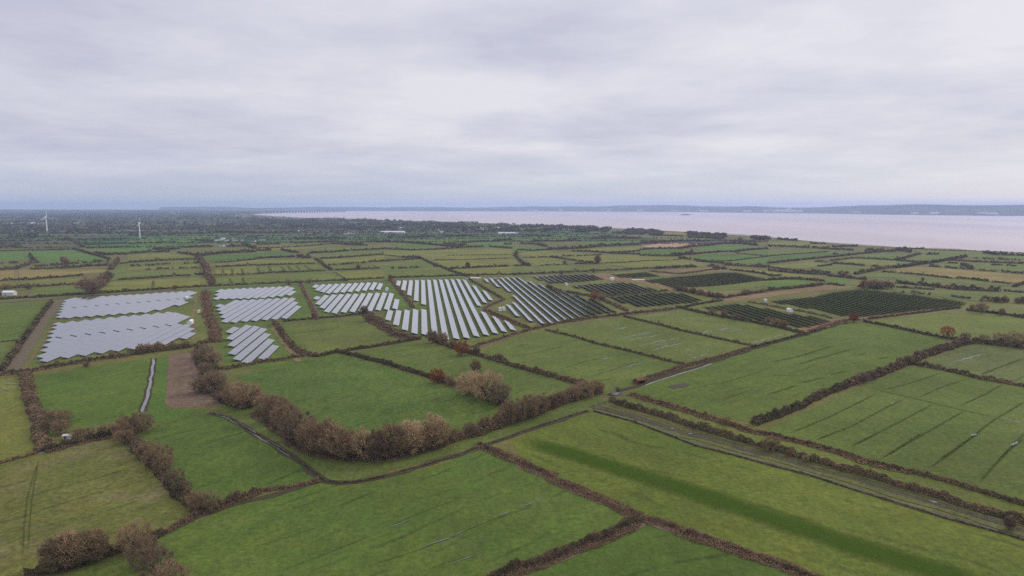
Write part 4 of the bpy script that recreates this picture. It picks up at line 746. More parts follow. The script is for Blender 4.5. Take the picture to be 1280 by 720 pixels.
fh(1120, 305, 8, [([(30, 292), (200, 305), (350, 322), (560, 345)], 5, 3.4), ([(600, 345), (750, 352), (920, 375)], 6, 4), ([(960, 380), (1150, 400)], 5, 2.6), ([(0, 390), (200, 410), (380, 425)], 11, 5.5), ([(380, 430), (560, 450), (760, 465), (1040, 475)], 13, 8, 'hedge_brown'), ([(0, 435), (250, 452), (380, 460)], 4, 3), ([(40, 485), (160, 490), (340, 510)], 5, 3.4, 'hedge_brown', .4), ([(550, 525), (640, 540), (750, 550)], 4.5, 3),
  ([(840, 565), (960, 575), (1130, 585)], 10, 6, 'hedge_brown'), ([(1200, 590), (1340, 600)], 12, 8, 'hedge_brown'), ([(0, 160), (120, 135), (240, 100)], 7, 4.5), ([(0, 165), (200, 182), (300, 192)], 5, 4), ([(0, 240), (120, 225), (250, 205), (400, 185), (560, 155), (700, 130)], 9, 6, 'hedge_dark'), ([(320, 222), (420, 232), (640, 248), (780, 258)], 6, 4.4, 'hedge_dark', .25), ([(530, 165), (800, 180), (1000, 188), (1280, 200)], 6, 4.4), ([(520, 192), (620, 198)], 6, 4), ([(830, 265), (1010, 278)], 5, 4, 'hedge_brown', .3), ([(1050, 280), (1280, 298)], 6, 4.4),
  ([(0, 60), (140, 85)], 16, 9), ([(300, 105), (430, 105)], 6, 5), ([(880, 90), (1000, 110), (1280, 120)], 12, 8), ([(780, 145), (1040, 155), (1240, 165)], 6, 4, 'hedge_dark', .3), ([(940, 215), (1080, 215), (1220, 228)], 6, 4.5, 'hedge_dark', .4), ([(1180, 430), (1280, 395), (1340, 385)], 8, 4, 'hedge_brown'), ([(1080, 470), (1280, 490)], 4, 2.6), ([(660, 210), (760, 250)], 12, 6, 'hedge_brown', .2), ([(870, 680), (1100, 710), (1280, 745)], 5, 3), ([(0, 48), (280, 52)], 8, 5), ([(280, 60), (700, 68), (1280, 90)], 3, 1.6)])
bands = [(-99, 62, 'left of the leftmost solar block'), (62, 165, 'behind the left half of the leftmost silver solar block'), (165, 256, 'behind the right half of the leftmost silver solar block'), (256, 320, 'behind the left half of the second solar column'),
         (320, 385, 'behind the right half of the second solar column'), (385, 440, 'behind the left half of the third solar column'), (440, 490, 'behind the right half of the third solar column'),
         (490, 540, 'behind the left half of the central bright solar rows'), (540, 600, 'behind the right half of the central bright solar rows'), (600, 660, 'behind the striped block right of the centre'),
         (660, 710, 'behind the left half of the small striped far block'), (710, 760, 'behind the right half of the small striped far block'), (760, 830, 'behind the smallest and farthest striped solar block'),
         (830, 895, 'behind the left half of the far dark solar block'), (895, 960, 'behind the right half of the far dark solar block'), (960, 1040, 'behind the long dead reed bed'), (1040, 1110, 'behind the left half of the rightmost dark block'),
         (1110, 1200, 'behind the right half of the rightmost dark block'), (1200, 1400, 'right of the rightmost dark solar block')]
for x0, x1, where in bands:
    mine = [f for f in FH if x0 <= sum(p[0] for p in f[0]) / len(f[0]) < x1]
    mine.sort(key=lambda f: -sum(p[1] for p in f[0]) / len(f[0]))
    for i, (pts, w_, h_, mt, gap) in enumerate(mine):
        look = ('tall ' if h_ > 6.5 else 'low ' if h_ < 3.5 else '') + {'hedge_dark': 'dark', 'hedge_brown': 'brown'}[mt]
        hedge('%s hedge, %s nearest %s' % (look, ordn(i) if i else 'the', where), pts, w_ * .8, h_ * .8, mt, .7, gap, group='hedges on the plain behind the solar farm')

# the countless farthest hedgerows, one mass
vv = []
for a, b_, hgt in far_lines:
    L = math.dist(a, b_); n = max(1, int(L / 160))
    D = math.hypot(*a)
    vv.append(hedge_verts([a, b_], hgt * .6, hgt * .7, .8, size=max(3., D / 682. * 1.3), dens=.55, gap=.15))
vv = np.concatenate(vv)
tag(link('distant_hedgerows', mesh_np('distant_hedgerows', vv, 3), M['wood_far']), kind='stuff')

# far woods and village trees: lumpy masses of crowns
def wood(name, n, sampler, size_r, hgt):
    cs = []
    for _ in range(n):
        x, y = sampler()
        if not in_poly(x, y, land): continue
        D = math.hypot(x, y); s = max(3.5, D / 682. * 1.2); r = random.uniform(*size_r); h_ = random.uniform(*hgt)
        k = max(10, int(2.2 * (r * 2 * h_) / (s * s * .5)))
        u = rng.normal(size=(k, 3)); u /= np.linalg.norm(u, axis=1)[:, None]; u *= rng.uniform(.5, 1, (k, 1)) ** .5
        u = u * [r, r, h_ * .5] + [x, y, h_ * .52]; u[:, 2] = np.maximum(u[:, 2], .3)
        cs.append(darts(u, s, 0))
    return tag(link(name, mesh_np(name, np.concatenate(cs), 3), M['wood_far']), kind='stuff')
def px_sampler(x0, x1, y0, y1, cond=None, g=1.0):
    def f():
        while True:
            x = random.uniform(x0, x1); y = y0 + (y1 - y0) * random.random() ** g
            if cond is None or cond(x, y): return P(x, y)
    return f
sh = lambda x: np.interp(x, [p[0] for p in SHORE], [p[1] for p in SHORE])
wood('woodland', 400, px_sampler(-30, 322, 263.8, 274.5, lambda x, y: y < 267 or math.sin(x * .09 + y * 1.1) + math.sin(x * .037 - y * .7) > -.3, 1.3), (16, 34), (10, 17))
wood('woodland', 110, px_sampler(-30, 150, 275, 298, lambda x, y: y < 298 - x * .06 and y < 291 or random.random() < .15), (10, 24), (7, 12))
wood('woodland', 520, px_sampler(315, 760, 268.5, 293, lambda x, y: y > sh(x) + .3 and y < sh(x) + (13 if x < 560 else 13 - (x - 560) * .035) and (math.sin(x * .11 + y * .9) + math.sin(x * .043 - y * .5)) > -.7), (9, 22), (7, 12))
wood('woodland', 80, px_sampler(150, 330, 276, 287), (9, 20), (7, 11))
wood('woodland', 220, px_sampler(760, 960, 287, 300, lambda x, y: sh(x) + 1 < y < sh(x) + 7 and math.sin(x * .08) > -.2), (7, 14), (5, 9))

# ------------------------------------------------------------------ trees
def crown_mesh(seed, n, kind):
    """dense bare crown of unit height, built of twigs spread through many branch clumps; returns (crown, trunk)"""
    rg = np.random.default_rng(seed); rd = random.Random(seed)
    mb = MB(); tips = []
    top = .99; rad = {'round': .46, 'tall': .30, 'wide': .62}[kind]
    zc = {'round': .54, 'tall': .55, 'wide': .50}[kind]; rz = {'round': .46, 'tall': .46, 'wide': .49}[kind]
    tr = .022
    mb.tube((0, 0, -.02), (rd.uniform(-.02, .02), rd.uniform(-.02, .02), .30), tr * 1.4, tr, 7)
    nc = 34
    for i in range(nc):
        th = i * 2.39996; zz = 1 - 2 * (i + .5) / nc; zz = zz * .98
        r = math.sqrt(max(0, 1 - zz * zz)); k = rd.uniform(.5, 1.06)
        tip = (math.cos(th) * r * rad * k, math.sin(th) * r * rad * k, zc + zz * rz * k)
        tips.append(tip)
        base = (0, 0, min(.30, max(.08, tip[2] * .5)))
        mid = tuple(base[j] * .5 + tip[j] * .5 + rd.uniform(-.03, .03) for j in range(3))
        mb.tube(base, mid, tr * .55, tr * .3, 4, False); mb.tube(mid, tip, tr * .3, tr * .1, 4, False)
    tips = np.array(tips)
    idx = rg.integers(0, nc, n)
    cs = rg.uniform(.06, .20, nc)[idx]
    u = rg.normal(size=(n, 3)); u /= np.linalg.norm(u, axis=1)[:, None]
    c = tips[idx] + u * (rg.uniform(0, 1, n) ** .45 * cs)[:, None]
    q = (c - [0, 0, zc]) / [rad * 1.12, rad * 1.12, rz * 1.06]
    c = c[(np.linalg.norm(q, axis=1) < 1.0) & (c[:, 2] > .02)]
    n = len(c)
    # twigs: long thin triangles fanning outward and up
    d = c - [0, 0, .25]; d = d / (np.linalg.norm(d, axis=1)[:, None] + 1e-6) + rg.normal(size=(n, 3)) * .55 + [0, 0, .25]; d /= np.linalg.norm(d, axis=1)[:, None]
    s = np.cross(d, rg.normal(size=(n, 3))); s /= np.linalg.norm(s, axis=1)[:, None] + 1e-6
    L = rg.uniform(.04, .12, n)[:, None]; W = rg.uniform(.003, .008, n)[:, None]
    v = np.empty((n, 3, 3)); v[:, 0] = c - d * L * .5 - s * W; v[:, 1] = c - d * L * .5 + s * W; v[:, 2] = c + d * L
    return mesh_np('crown', v.reshape(-1, 3), 3), mb.mesh('trunk')
VAR = {}
for k, kind in enumerate(('round', 'tall', 'wide')):
    for j in range(3):
        VAR[(kind, j)] = crown_mesh(100 + k * 10 + j, 4300, kind)
TREE_SRC = {}
def tree(x, y, h, kind='round', mat='twig_brown', label=None, group=None, wx=1.0):
    j = random.randrange(3); key = (kind, j, mat)
    if key not in TREE_SRC:
        cr, tk = VAR[(kind, j)]
        cr = cr.copy(); cr.materials.clear(); cr.materials.append(M[mat])
        tk = tk.copy(); tk.materials.clear(); tk.materials.append(M['bark']); TREE_SRC[key] = (cr, tk)
    cr, tk = TREE_SRC[key]
    p = P(x, y); t = empty('tree', (p[0], p[1], 0), random.uniform(0, 6.28))
    t.scale = (h * wx, h * wx * random.uniform(.9, 1.1), h)
    link('crown', cr, None, t); link('trunk', tk, None, t)
    return tag(t, label, 'tree', group)
LOOK = {'twig_brown': 'brown bare', 'twig_purple': 'purplish bare', 'twig_pale': 'pale buff bare', 'twig_olive': 'olive-grey bare', 'twig_red': 'rusty red-leaved', 'twig_rust': 'amber-leaved'}
def row(where, lst, group=None, order='from the left'):
    for i, (x, y, yt, kind, mat, wx) in enumerate(lst):
        h = 100. * (y - yt) / (y - 258) * random.uniform(.86, 1.04)
        lab = '%s tree, %s %s %s' % (LOOK[mat], ordn(i), order, where) if len(lst) > 1 else '%s tree %s' % (LOOK[mat], where)
        tree(x, y, h, kind, mat, lab, group or ('trees ' + where), wx)
B, U, PL, OL, RD, AM = 'twig_brown', 'twig_purple', 'twig_pale', 'twig_olive', 'twig_red', 'twig_rust'
row('in the curving row above the narrow stream', [(333, 516, 489, 'wide', B, 1), (345, 527, 494, 'round', B, 1.1), (358, 540, 500, 'round', B, 1.1), (372, 552, 508, 'wide', U, 1), (386, 562, 516, 'round', B, 1.), (403, 568, 522, 'round', B, 1.05), (420, 572, 526, 'round', B, 1.1), (437, 574, 534, 'round', B, 1.), (455, 575, 534, 'round', PL, .95), (470, 574, 536, 'round', U, 1.),
   (487, 572, 529, 'tall', B, 1.5), (500, 570, 531, 'round', OL, 1.), (514, 567, 524, 'tall', PL, 1.4), (527, 564, 532, 'round', B, 1.), (541, 560, 511, 'tall', PL, 1.45), (553, 556, 527, 'round', B, .9)])
row('in the thicket between stream trees and culvert', [(572, 549, 533, 'wide', B, 1), (588, 545, 526, 'wide', U, .9), (605, 539, 520, 'wide', B, .9), (622, 533, 512, 'round', B, .9), (636, 529, 498, 'round', B, 1.1), (650, 526, 494, 'round', OL, .9), (662, 523, 492, 'round', B, 1.), (676, 517, 491, 'round', B, 1.), (690, 511, 489, 'round', U, 1.), (702, 506, 486, 'round', B, .9), (716, 501, 480, 'round', B, 1.), (730, 497, 474, 'wide', B, 1.), (745, 492, 474, 'wide', B, 1.)])
row('on the hedge of the great pale tree', [(547, 479, 459, 'wide', RD, .85), (562, 482, 467, 'wide', B, .8), (588, 494, 463, 'wide', PL, .9), (595, 466, 446, 'round', B, 1.), (607, 501, 460, 'wide', PL, .95), (624, 507, 470, 'round', OL, 1.1)])
tree(577, 445, 11.2, 'wide', RD, 'small round orange-red tree under the foot of the centre solar rows', None, .75)
row('at the foot of the centre solar rows', [(541, 429, 412, 'round', U, 1.1), (553, 431, 413, 'round', B, 1.), (566, 436, 422, 'wide', B, .8), (596, 443, 432, 'tall', B, 1.4), (625, 452, 441, 'round', B, 1.)])
row('in the thicket beside the rough brown field', [(246, 447, 434, 'wide', B, .9), (258, 452, 432, 'wide', U, 1.), (266, 458, 437, 'wide', B, .9), (256, 468, 450, 'wide', U, .9), (252, 491, 466, 'wide', U, 1.), (268, 490, 464, 'wide', U, 1.), (280, 495, 476, 'wide', U, .9), (275, 503, 488, 'wide', U, .9), (294, 506, 478, 'wide', B, 1.), (308, 509, 476, 'wide', B, 1.), (320, 508, 484, 'round', B, 1.)], order='down the page')
row('along the near edge of the biggest silver block', [(108, 459, 451, 'wide', U, .9), (140, 448, 438, 'round', B, 1.), (176, 443, 429, 'round', B, 1.), (186, 441, 428, 'round', B, 1.), (197, 439, 427, 'round', B, 1.), (218, 437, 427, 'wide', B, .9), (232, 434, 424, 'wide', B, .9)])
row('in the clump right of the pale hut', [(97, 547, 534, 'wide', B, 1), (112, 544, 532, 'wide', OL, 1), (128, 542, 530, 'wide', U, 1), (143, 541, 527, 'wide', B, 1), (153, 549, 524, 'round', B, 1.), (163, 545, 513, 'wide', B, 1.), (177, 539, 515, 'wide', U, 1.), (155, 555, 534, 'wide', B, 1.)])
row('in the small clump left of the pale hut', [(57, 520, 509, 'wide', U, 1), (66, 527, 511, 'wide', B, 1), (80, 529, 512, 'wide', B, 1), (62, 540, 522, 'wide', U, 1), (76, 543, 524, 'wide', B, 1)])
row('along the hedge above the tussocky field', [(172, 561, 547, 'wide', U, 1.), (184, 572, 550, 'wide', B, 1.), (198, 583, 555, 'wide', B, 1.), (205, 592, 562, 'round', B, 1.), (218, 606, 585, 'wide', U, 1.), (230, 618, 598, 'wide', U, 1.), (248, 638, 612, 'wide', B, 1.), (263, 637, 614, 'wide', OL, 1.), (292, 627, 613, 'wide', U, .9)], order='down the page')
row('towering over the hedge at the bottom left', [(68, 715, 664, 'tall', OL, 1.3), (85, 711, 656, 'tall', B, 1.35), (102, 706, 655, 'tall', OL, 1.35), (120, 701, 659, 'tall', B, 1.3), (168, 690, 646, 'wide', B, .9), (181, 708, 660, 'wide', U, .85), (196, 722, 676, 'wide', U, .9), (213, 742, 700, 'wide', B, .9)])
row('in the wood behind the road, left end', [(108, 366, 345, 'round', B, 1.2), (116, 369, 345, 'round', U, 1.2), (123, 364, 344, 'round', B, 1.2), (130, 358, 341, 'round', B, 1.1), (136, 351, 337, 'round', U, 1.)])
row('beside the road behind the solar farm', [(7, 362, 353, 'wide', B, 1.), (35, 362, 353, 'wide', U, 1.), (80, 330, 319, 'tall', B, 1.3), (219, 362, 356, 'wide', RD, .9), (361, 356, 348, 'wide', B, 1.), (375, 355, 349, 'wide', U, .9), (387, 354, 348, 'wide', B, 1.), (488, 350, 343, 'round', RD, 1.1), (597, 346, 341, 'round', RD, 1.), (702, 343, 337, 'wide', U, .9), (742, 340.5, 335, 'round', U, 1.), (784, 338, 334, 'wide', B, .9)])
row('among the solar blocks', [(392, 398, 390, 'round', B, .9), (455, 393, 380, 'round', U, 1.1), (460, 402, 391, 'wide', U, 1.), (743, 374, 362, 'wide', RD, .9), (752, 376, 365, 'wide', B, .9)])
row('in the reddish line before the far dark block', [(848, 364, 356, 'round', U, 1.1), (857, 365, 357, 'round', B, 1.1), (866, 367, 359, 'round', U, 1.1), (876, 369, 361, 'round', B, 1.1), (886, 371, 363, 'round', B, 1.1), (896, 373, 364, 'round', U, 1.1), (932, 369, 361, 'wide', U, 1.), (953, 366, 360, 'wide', B, 1.)])
row('in the reddish line before the small dark block', [(890, 394, 384, 'wide', B, 1.), (905, 397, 387, 'round', B, 1.1), (920, 400, 391, 'wide', U, 1.), (960, 405, 396, 'round', B, 1.1), (970, 408, 397, 'wide', B, 1.), (980, 410, 399, 'round', B, 1.1), (1010, 419, 414, 'wide', U, 1.)])
row('around the bright green field', [(772, 489, 483, 'wide', U, 1), (964, 563, 542, 'wide', B, .95), (1057, 484, 476, 'round', AM, 1.), (1030, 494, 484, 'wide', U, .9), (1079, 478, 464, 'wide', U, 1.), (1135, 455, 443, 'wide', B, .9), (1155, 447, 438, 'wide', B, .9), (1170, 441, 431, 'wide', U, .9), (1184, 421, 407, 'wide', RD, .85), (1206, 427, 415, 'wide', B, .9), (1067, 403, 391, 'round', RD, 1.1), (1230, 429, 416, 'wide', B, .9), (1250, 431, 414, 'wide', B, .95), (1270, 433, 411, 'wide', B, .95)])
row('on the verge hedge above the muddy track', [(985, 571, 562, 'wide', AM, .8), (1007, 577, 567, 'wide', OL, .9), (1262, 662, 643, 'tall', U, 1.3), (868, 517, 511, 'wide', U, .9), (907, 531, 520, 'wide', B, .9)])
row('right of the rightmost dark solar block', [(1215, 389, 379, 'round', B, 1.), (1226, 391, 377, 'round', B, 1.1), (1252, 394, 384, 'tall', B, 1.3), (1255, 378, 368, 'tall', B, 1.4), (1246, 378, 370, 'tall', U, 1.4), (1272, 379, 372, 'wide', B, 1.)])
row('in the rusty wood behind the rightmost dark block', [(1080, 360, 350, 'round', RD, 1.1), (1087, 361, 348, 'round', B, 1.1), (1094, 361, 348, 'round', B, 1.2), (1101, 361, 349, 'round', B, 1.2), (1108, 361, 350, 'round', U, 1.1), (1114, 361, 352, 'round', B, 1.1)])
row('on the near end of the front hedge fork', [(745, 676, 662, 'wide', B, .9), (757, 670, 660, 'wide', U, .9)])
row('standing alone on the far plain', [(83, 331, 321, 'tall', B, 1.3), (448, 337, 330, 'round', B, 1.), (585, 335, 327, 'round', RD, 1.), (706, 331, 325, 'round', U, 1.), (747, 330, 319, 'tall', B, 1.3), (864, 298, 294, 'round', U, 1.), (925, 304, 296, 'round', U, 1.), (1153, 352, 346, 'tall', B, 1.2)])

# ------------------------------------------------------------------ solar rows
vp = P(526, 257.6 + .5); dv_ = Vector((vp[0], vp[1])).normalized()   # rows run away toward this bearing
U_ = dv_; V_ = Vector((dv_.y, -dv_.x))                                # V_ = the side the glass faces
RZ = math.atan2(U_.y, U_.x)
TILT = R(15.5); WID = 5.05; LO = .7
def panel_row(v0, segs, label, group):
    """origin at the row's near end; local x along the row, local y to the low edge side"""
    u0 = segs[0][0]; o = U_ * u0 + V_ * v0
    row_ = empty('solar_panel_row', (o.x, o.y, 0), RZ)
    tag(row_, label, 'solar panels', group)
    c, s = math.cos(TILT), math.sin(TILT)
    # local +y is left of travel = the high edge side, so the low edge sits at negative y
    ylo, yhi = -WID / 2 * c, WID / 2 * c; zlo, zhi = LO, LO + WID * s
    mb = MB(); fr = MB()
    for (a, b_) in segs:
        x = a - u0; e = b_ - u0
        while x < e - 1.5:
            x2 = min(e, x + 27.)
            g0, g1 = x + .08, x2 - .08
            top = [(g0, ylo, zlo), (g1, ylo, zlo), (g1, yhi, zhi), (g0, yhi, zhi)]
            k = len(mb.v); mb.v += top; mb.f.append((k, k + 1, k + 2, k + 3))
            dz = .05; ny, nz_ = s * dz, -c * dz
            bot = [(px_, py_ + ny, pz + nz_) for px_, py_, pz in top]
            k = len(fr.v); fr.v += bot + [(px_, py_ + ny * .1, pz + nz_ * .1) for px_, py_, pz in top]
            fr.f += [(k + 3, k + 2, k + 1, k), (k, k + 1, k + 5, k + 4), (k + 1, k + 2, k + 6, k + 5), (k + 2, k + 3, k + 7, k + 6), (k + 3, k, k + 4, k + 7)]
            x = x2
    pt = MB()
    for (a, b_) in segs:
        x = a - u0 + 1.; e = b_ - u0
        while x < e:
            for yy in (-1.4, 1.4):
                zt = (zlo + zhi) / 2 + yy / c * s - .06
                pt.box(x - .06, x + .06, yy - .06, yy + .06, 0, zt)
            pt.hexa([(x - .04, ylo * .9, zlo - .02), (x + .04, ylo * .9, zlo - .02), (x + .04, yhi * .9, zhi - .32), (x - .04, yhi * .9, zhi - .32),
                     (x - .04, ylo * .9, zlo + .0), (x + .04, ylo * .9, zlo + .0), (x + .04, yhi * .9, zhi - .24), (x - .04, yhi * .9, zhi - .24)])
            x += 4.5
    for (a, b_) in segs:
        for yy in (-1.4, 1.4):
            zt = (zlo + zhi) / 2 + yy / c * s - .14
            pt.box(a - u0, b_ - u0, yy - .04, yy + .04, zt - .06, zt + .04)
    mb.build('glass_panels', M['panel'], row_); fr.build('backsheet', M['panel_back_shaded'], row_); pt.build('support_frame', M['metal'], row_)
    return row_

def solar_block(poly_px, phase, desc, order='left', pitch=7.85, gapline=None, side=None):
    pw = PP(poly_px)
    uv = [(Vector(p).dot(U_), Vector(p).dot(V_)) for p in pw]
    vmin = min(q[1] for q in uv); vmax = max(q[1] for q in uv)
    k = math.ceil((vmin - phase) / pitch); rows = []
    while phase + k * pitch < vmax:
        v_ = phase + k * pitch; k += 1
        xs = []
        for (a, b_) in zip(uv, uv[1:] + uv[:1]):
            if (a[1] > v_) != (b_[1] > v_): xs.append(a[0] + (b_[0] - a[0]) * (v_ - a[1]) / (b_[1] - a[1]))
        xs.sort(); iv = [(round(p / 2.) * 2., round(q / 2.) * 2.) for p, q in zip(xs[::2], xs[1::2]) if q - p > 8]
        for a, b_ in iv:
            if b_ - a < 6: continue
            segs = [(a, b_)]
            if gapline:
                (gx0, gy0), (gx1, gy1) = [(Vector(P(*g)).dot(U_), Vector(P(*g)).dot(V_)) for g in gapline]
                g = gx0 + (gx1 - gx0) * (v_ - gy0) / (gy1 - gy0)
                if a + 8 < g < b_ - 8: segs = [(a, g - 1.2), (g + 1.2, b_)]
            rows.append((v_, segs))
    for i, (v_, segs) in enumerate(rows):
        panel_row(v_, segs, '%s solar panel row from the left in %s' % (ordn(i), desc), 'solar panel rows in ' + desc)
    return len(rows)
ns = 0
ns += solar_block([(83, 375), (246, 365), (231, 381), (187, 391.5), (72, 400)], 0, 'the upper silver block at far left', gapline=[(95, 386), (190, 378)])
ns += solar_block([(71, 406), (160, 397), (217, 391.5), (236, 397), (222, 407), (238, 408), (243, 420), (213, 431), (163, 438), (120, 444), (75, 450), (48, 455)], 2, 'the big silver block at lower left', gapline=[(75, 424), (225, 407)])
ns += solar_block([(273, 363.5), (366, 359), (369, 369.5), (330, 374), (269, 375.5)], 1, 'the thin upper block of the second column')
ns += solar_block([(272, 384), (297, 377), (367, 373.5), (377, 389), (363, 399), (327, 402), (280, 405.5)], 4, 'the middle block of the second column')
ns += solar_block([(285, 413.5), (307, 408.5), (330, 411), (349, 440), (337, 449), (303, 457), (290, 447)], 6, 'the small diagonal block near the thicket')
ns += solar_block([(390, 357.5), (474, 354), (479, 357), (476, 363), (411, 368.2), (397, 365.6)], 3, 'the thin upper block of the third column')
ns += solar_block([(394, 373), (412, 370), (489, 367), (503, 383), (500, 387), (478, 389), (410, 393.5), (396, 381)], 5, 'the middle block of the third column')
ns += solar_block([(495, 352.2), (579, 350), (590, 357), (612, 368), (617, 376), (608, 379), (594, 387.5), (597, 389), (610, 394), (637, 404.5), (645, 414), (610, 420.5), (575, 425.5), (562, 426.5), (540, 422), (525, 419), (512, 418), (490, 405), (481, 400), (484, 390), (531, 388.5), (531, 382), (526, 382), (517, 375), (497, 358)], 9.3, 'the long bright central block')
ns += solar_block([(598, 349.6), (648, 347), (664, 353.5), (683, 358), (711, 366.5), (747, 376.5), (772, 390.5), (745, 394), (714, 402), (686, 406.3), (676, 406.5), (661, 402), (645, 396), (631, 384.5), (648, 377.5), (640, 367), (621, 359), (609, 353.5)], 7.2, 'the large striped block right of centre')
ns += solar_block([(666.7, 346), (682, 345.2), (731, 343), (742, 344), (755, 349.6), (727, 352.4), (691, 354.8), (670, 349.4)], 2, 'the small striped block touching the road')
ns += solar_block([(714, 358), (743, 355), (780, 353), (794, 355.2), (822, 363), (815, 365), (790, 366.8), (762, 369), (735, 364.3)], 1, 'the dark striped block behind the reddish trees')
ns += solar_block([(762, 371.5), (778, 370), (827, 365.8), (846, 366), (880, 375.5), (864, 379), (848, 380.2), (805, 384), (798, 384), (777, 378.4)], 3, 'the dark striped block above the puddled pasture')
ns += solar_block([(762, 343.4), (809, 340.2), (829, 345.6), (790, 347.7), (775, 347)], 5, 'the tiny striped block farthest back')
ns += solar_block([(804, 351), (830, 347.8), (870, 344.2), (904, 340.8), (917, 341), (958, 348.7), (919, 354.8), (885, 358.3), (844, 360)], 2, 'the large dark block before the marsh')
ns += solar_block([(876, 385), (923, 379.5), (941, 383), (961, 386.3), (986, 391.6), (997, 394), (1026, 396.6), (1043, 401.8), (1007, 410.5), (988, 408.6), (947, 400.3), (925, 397.6), (891, 387.8)], 4, 'the small dark block by the white hut')
ns += solar_block([(961, 377), (1019, 371), (1041, 365.8), (1073, 362.4), (1087, 362.8), (1144, 369.6), (1207, 378.3), (1204, 382.8), (1143, 389), (1076, 397.2), (1051, 395), (1021, 388)], 6, 'the large dark block at far right')
print('solar rows', ns, 'hedges', n_hedge[0])

# ------------------------------------------------------------------ small buildings
def cabin(px, L, W, Hh, label, rz=None, wall='white_paint', roof='roof_white', pitch=.25, name='equipment_cabin', cat='cabin', door=True, windows=0, group=None):
    p = P(*px); o = empty(name, (p[0], p[1], 0), RZ if rz is None else rz); tag(o, label, cat, group)
    m = MB(); m.box(-L / 2, L / 2, -W / 2, W / 2, 0, Hh)
    for sx in (-1, 1):   # gables
        k = len(m.v); x = sx * (L / 2 - .002); m.v += [(x, -W / 2, Hh), (x, W / 2, Hh), (x, 0, Hh + W * pitch)]; m.f.append((k, k + 1, k + 2) if sx > 0 else (k + 2, k + 1, k))
    m.build('wall', M[wall], o)
    r = MB(); e = .25; t = .14; z0 = Hh - e * pitch * 2; zr = Hh + W * pitch
    for sy in (-1, 1):
        a = [(-L / 2 - e, sy * (W / 2 + e), z0 + .02), (L / 2 + e, sy * (W / 2 + e), z0 + .02), (L / 2 + e, 0, zr + .02), (-L / 2 - e, 0, zr + .02)]
        r.hexa(a + [(x, y, z + t) for x, y, z in a])
    r.build('roof', M[roof], o)
    if door:
        d = MB(); d.box(-.5 - L * .2, .5 - L * .2, -W / 2 - .04, -W / 2 + .02, 0.02, min(2.1, Hh * .9)); d.build('door', M['door'], o)
    for i in range(windows):
        x = -L / 2 + (i + .7) * L / (windows + .4)
        for zz in ([Hh * .62] if Hh < 4 else [Hh * .28, Hh * .75]):
            wn = MB(); wn.box(x - .5, x + .5, -W / 2 - .05, -W / 2 + .02, zz - .55, zz + .55); wn.build('window', M['black_glass'], o)
    return o
cabin((238, 405), 7, 3.2, 2.8, 'white inverter cabin at the right end of the big silver block')
cabin((232.5, 374.5), 5, 3, 2.6, 'white inverter cabin beside the upper silver block at far left')
cabin((248.5, 391), 2.4, 1.8, 2.3, 'tiny white cabinet on the grass lane between silver block and red-brown hedge', pitch=.1)
cabin((483.5, 363.5), 5, 3, 3, 'white cabin between the third column and the central rows')
cabin((625.3, 388.7), 3.4, 2.8, 2.8, 'left cabin of the pair at the lower striped corner')
cabin((629.8, 388.3), 4.2, 2.8, 2.9, 'right cabin of the pair at the lower striped corner')
cabin((708.5, 357), 4, 3, 3, 'small white cabin left of the dark striped block')
cabin((987, 390), 6, 3.2, 2.8, 'white cabin between the two right-hand dark blocks')
cabin((957, 376.8), 3, 2.2, 2.3, 'tiny pale cabin at the left tip of the far right block', pitch=.1)
# small round tank
def tank(px, r_, h_, label):
    p = P(*px); o = empty('water_tank', (p[0], p[1], 0)); tag(o, label, 'tank')
    m = MB(); m.tube((0, 0, 0), (0, 0, h_), r_, r_, 20); m.build('wall', M['white_paint'], o)
    m = MB(); m.tube((0, 0, h_ + .003), (0, 0, h_ + r_ * .3), r_ * 1.03, .3, 20); m.build('roof', M['roof_white'], o)
tank((765, 350), 3., 3., 'round white tank on bare ground behind the striped solar blocks')
cabin((84.5, 548.5), 3.0, 2.4, 1.7, 'small pale square hut in the scrub beside the dark-red hedge', pitch=.08, name='field_hut', cat='hut', rz=.3, wall='cream', roof='cream')
# rusty open shed at the corner of the bright field
p = P(799, 479); o = empty('field_shed', (p[0], p[1], 0), .5); tag(o, 'rusty tin field shed by the culvert, above the bright green field', 'shed')
m = MB(); m.box(-2.6, 2.6, 1.9, 2.0, 0, 2.1); m.box(-2.7, -2.6, -1.9, 1.9, 0, 2.3); m.box(2.6, 2.7, -1.9, 1.9, 0, 2.3); m.build('wall', M['rust'], o)
m = MB()
for sy in (-1, 1):
    a = [(-3, sy * 2.3, 2.15), (3, sy * 2.3, 2.15), (3, 0, 3.1), (-3, 0, 3.1)]; m.hexa(a + [(x, y, z + .06) for x, y, z in a])
m.build('roof', M['rust'], o)
# concrete culvert
p = P(771, 493); o = empty('culvert', (p[0], p[1], 0), .9); tag(o, 'small grey concrete culvert bridge where the hedges and streams meet', 'culvert')
m = MB(); m.box(-2.6, 2.6, -1.8, 1.8, -.2, .4); m.build('deck', M['concrete'], o)
for sy in (-1, 1):
    m = MB(); m.box(-2.6, 2.6, sy * 2. - .17, sy * 2. + .17, 0, 1.1); m.build('parapet', M['concrete'], o)
# field gate beside it
p = P(752, 506); o = empty('field_gate', (p[0], p[1], 0), .2); tag(o, 'small metal gate across the muddy track head by the culvert', 'gate')
m = MB(); [m.tube((-1.8, 0, z), (1.8, 0, z), .04, .04, 5) for z in (.3, .55, .8, 1.05, 1.3)]; m.tube((-1.8, 0, .3), (1.8, 0, 1.3), .03, .03, 5); m.build('gate_leaf', M['metal'], o)
for sx in (-1.95, 1.95):
    m = MB(); m.tube((sx, 0, -.1), (sx, 0, 1.6), .1, .1, 8); m.build('post', M['bark'], o)
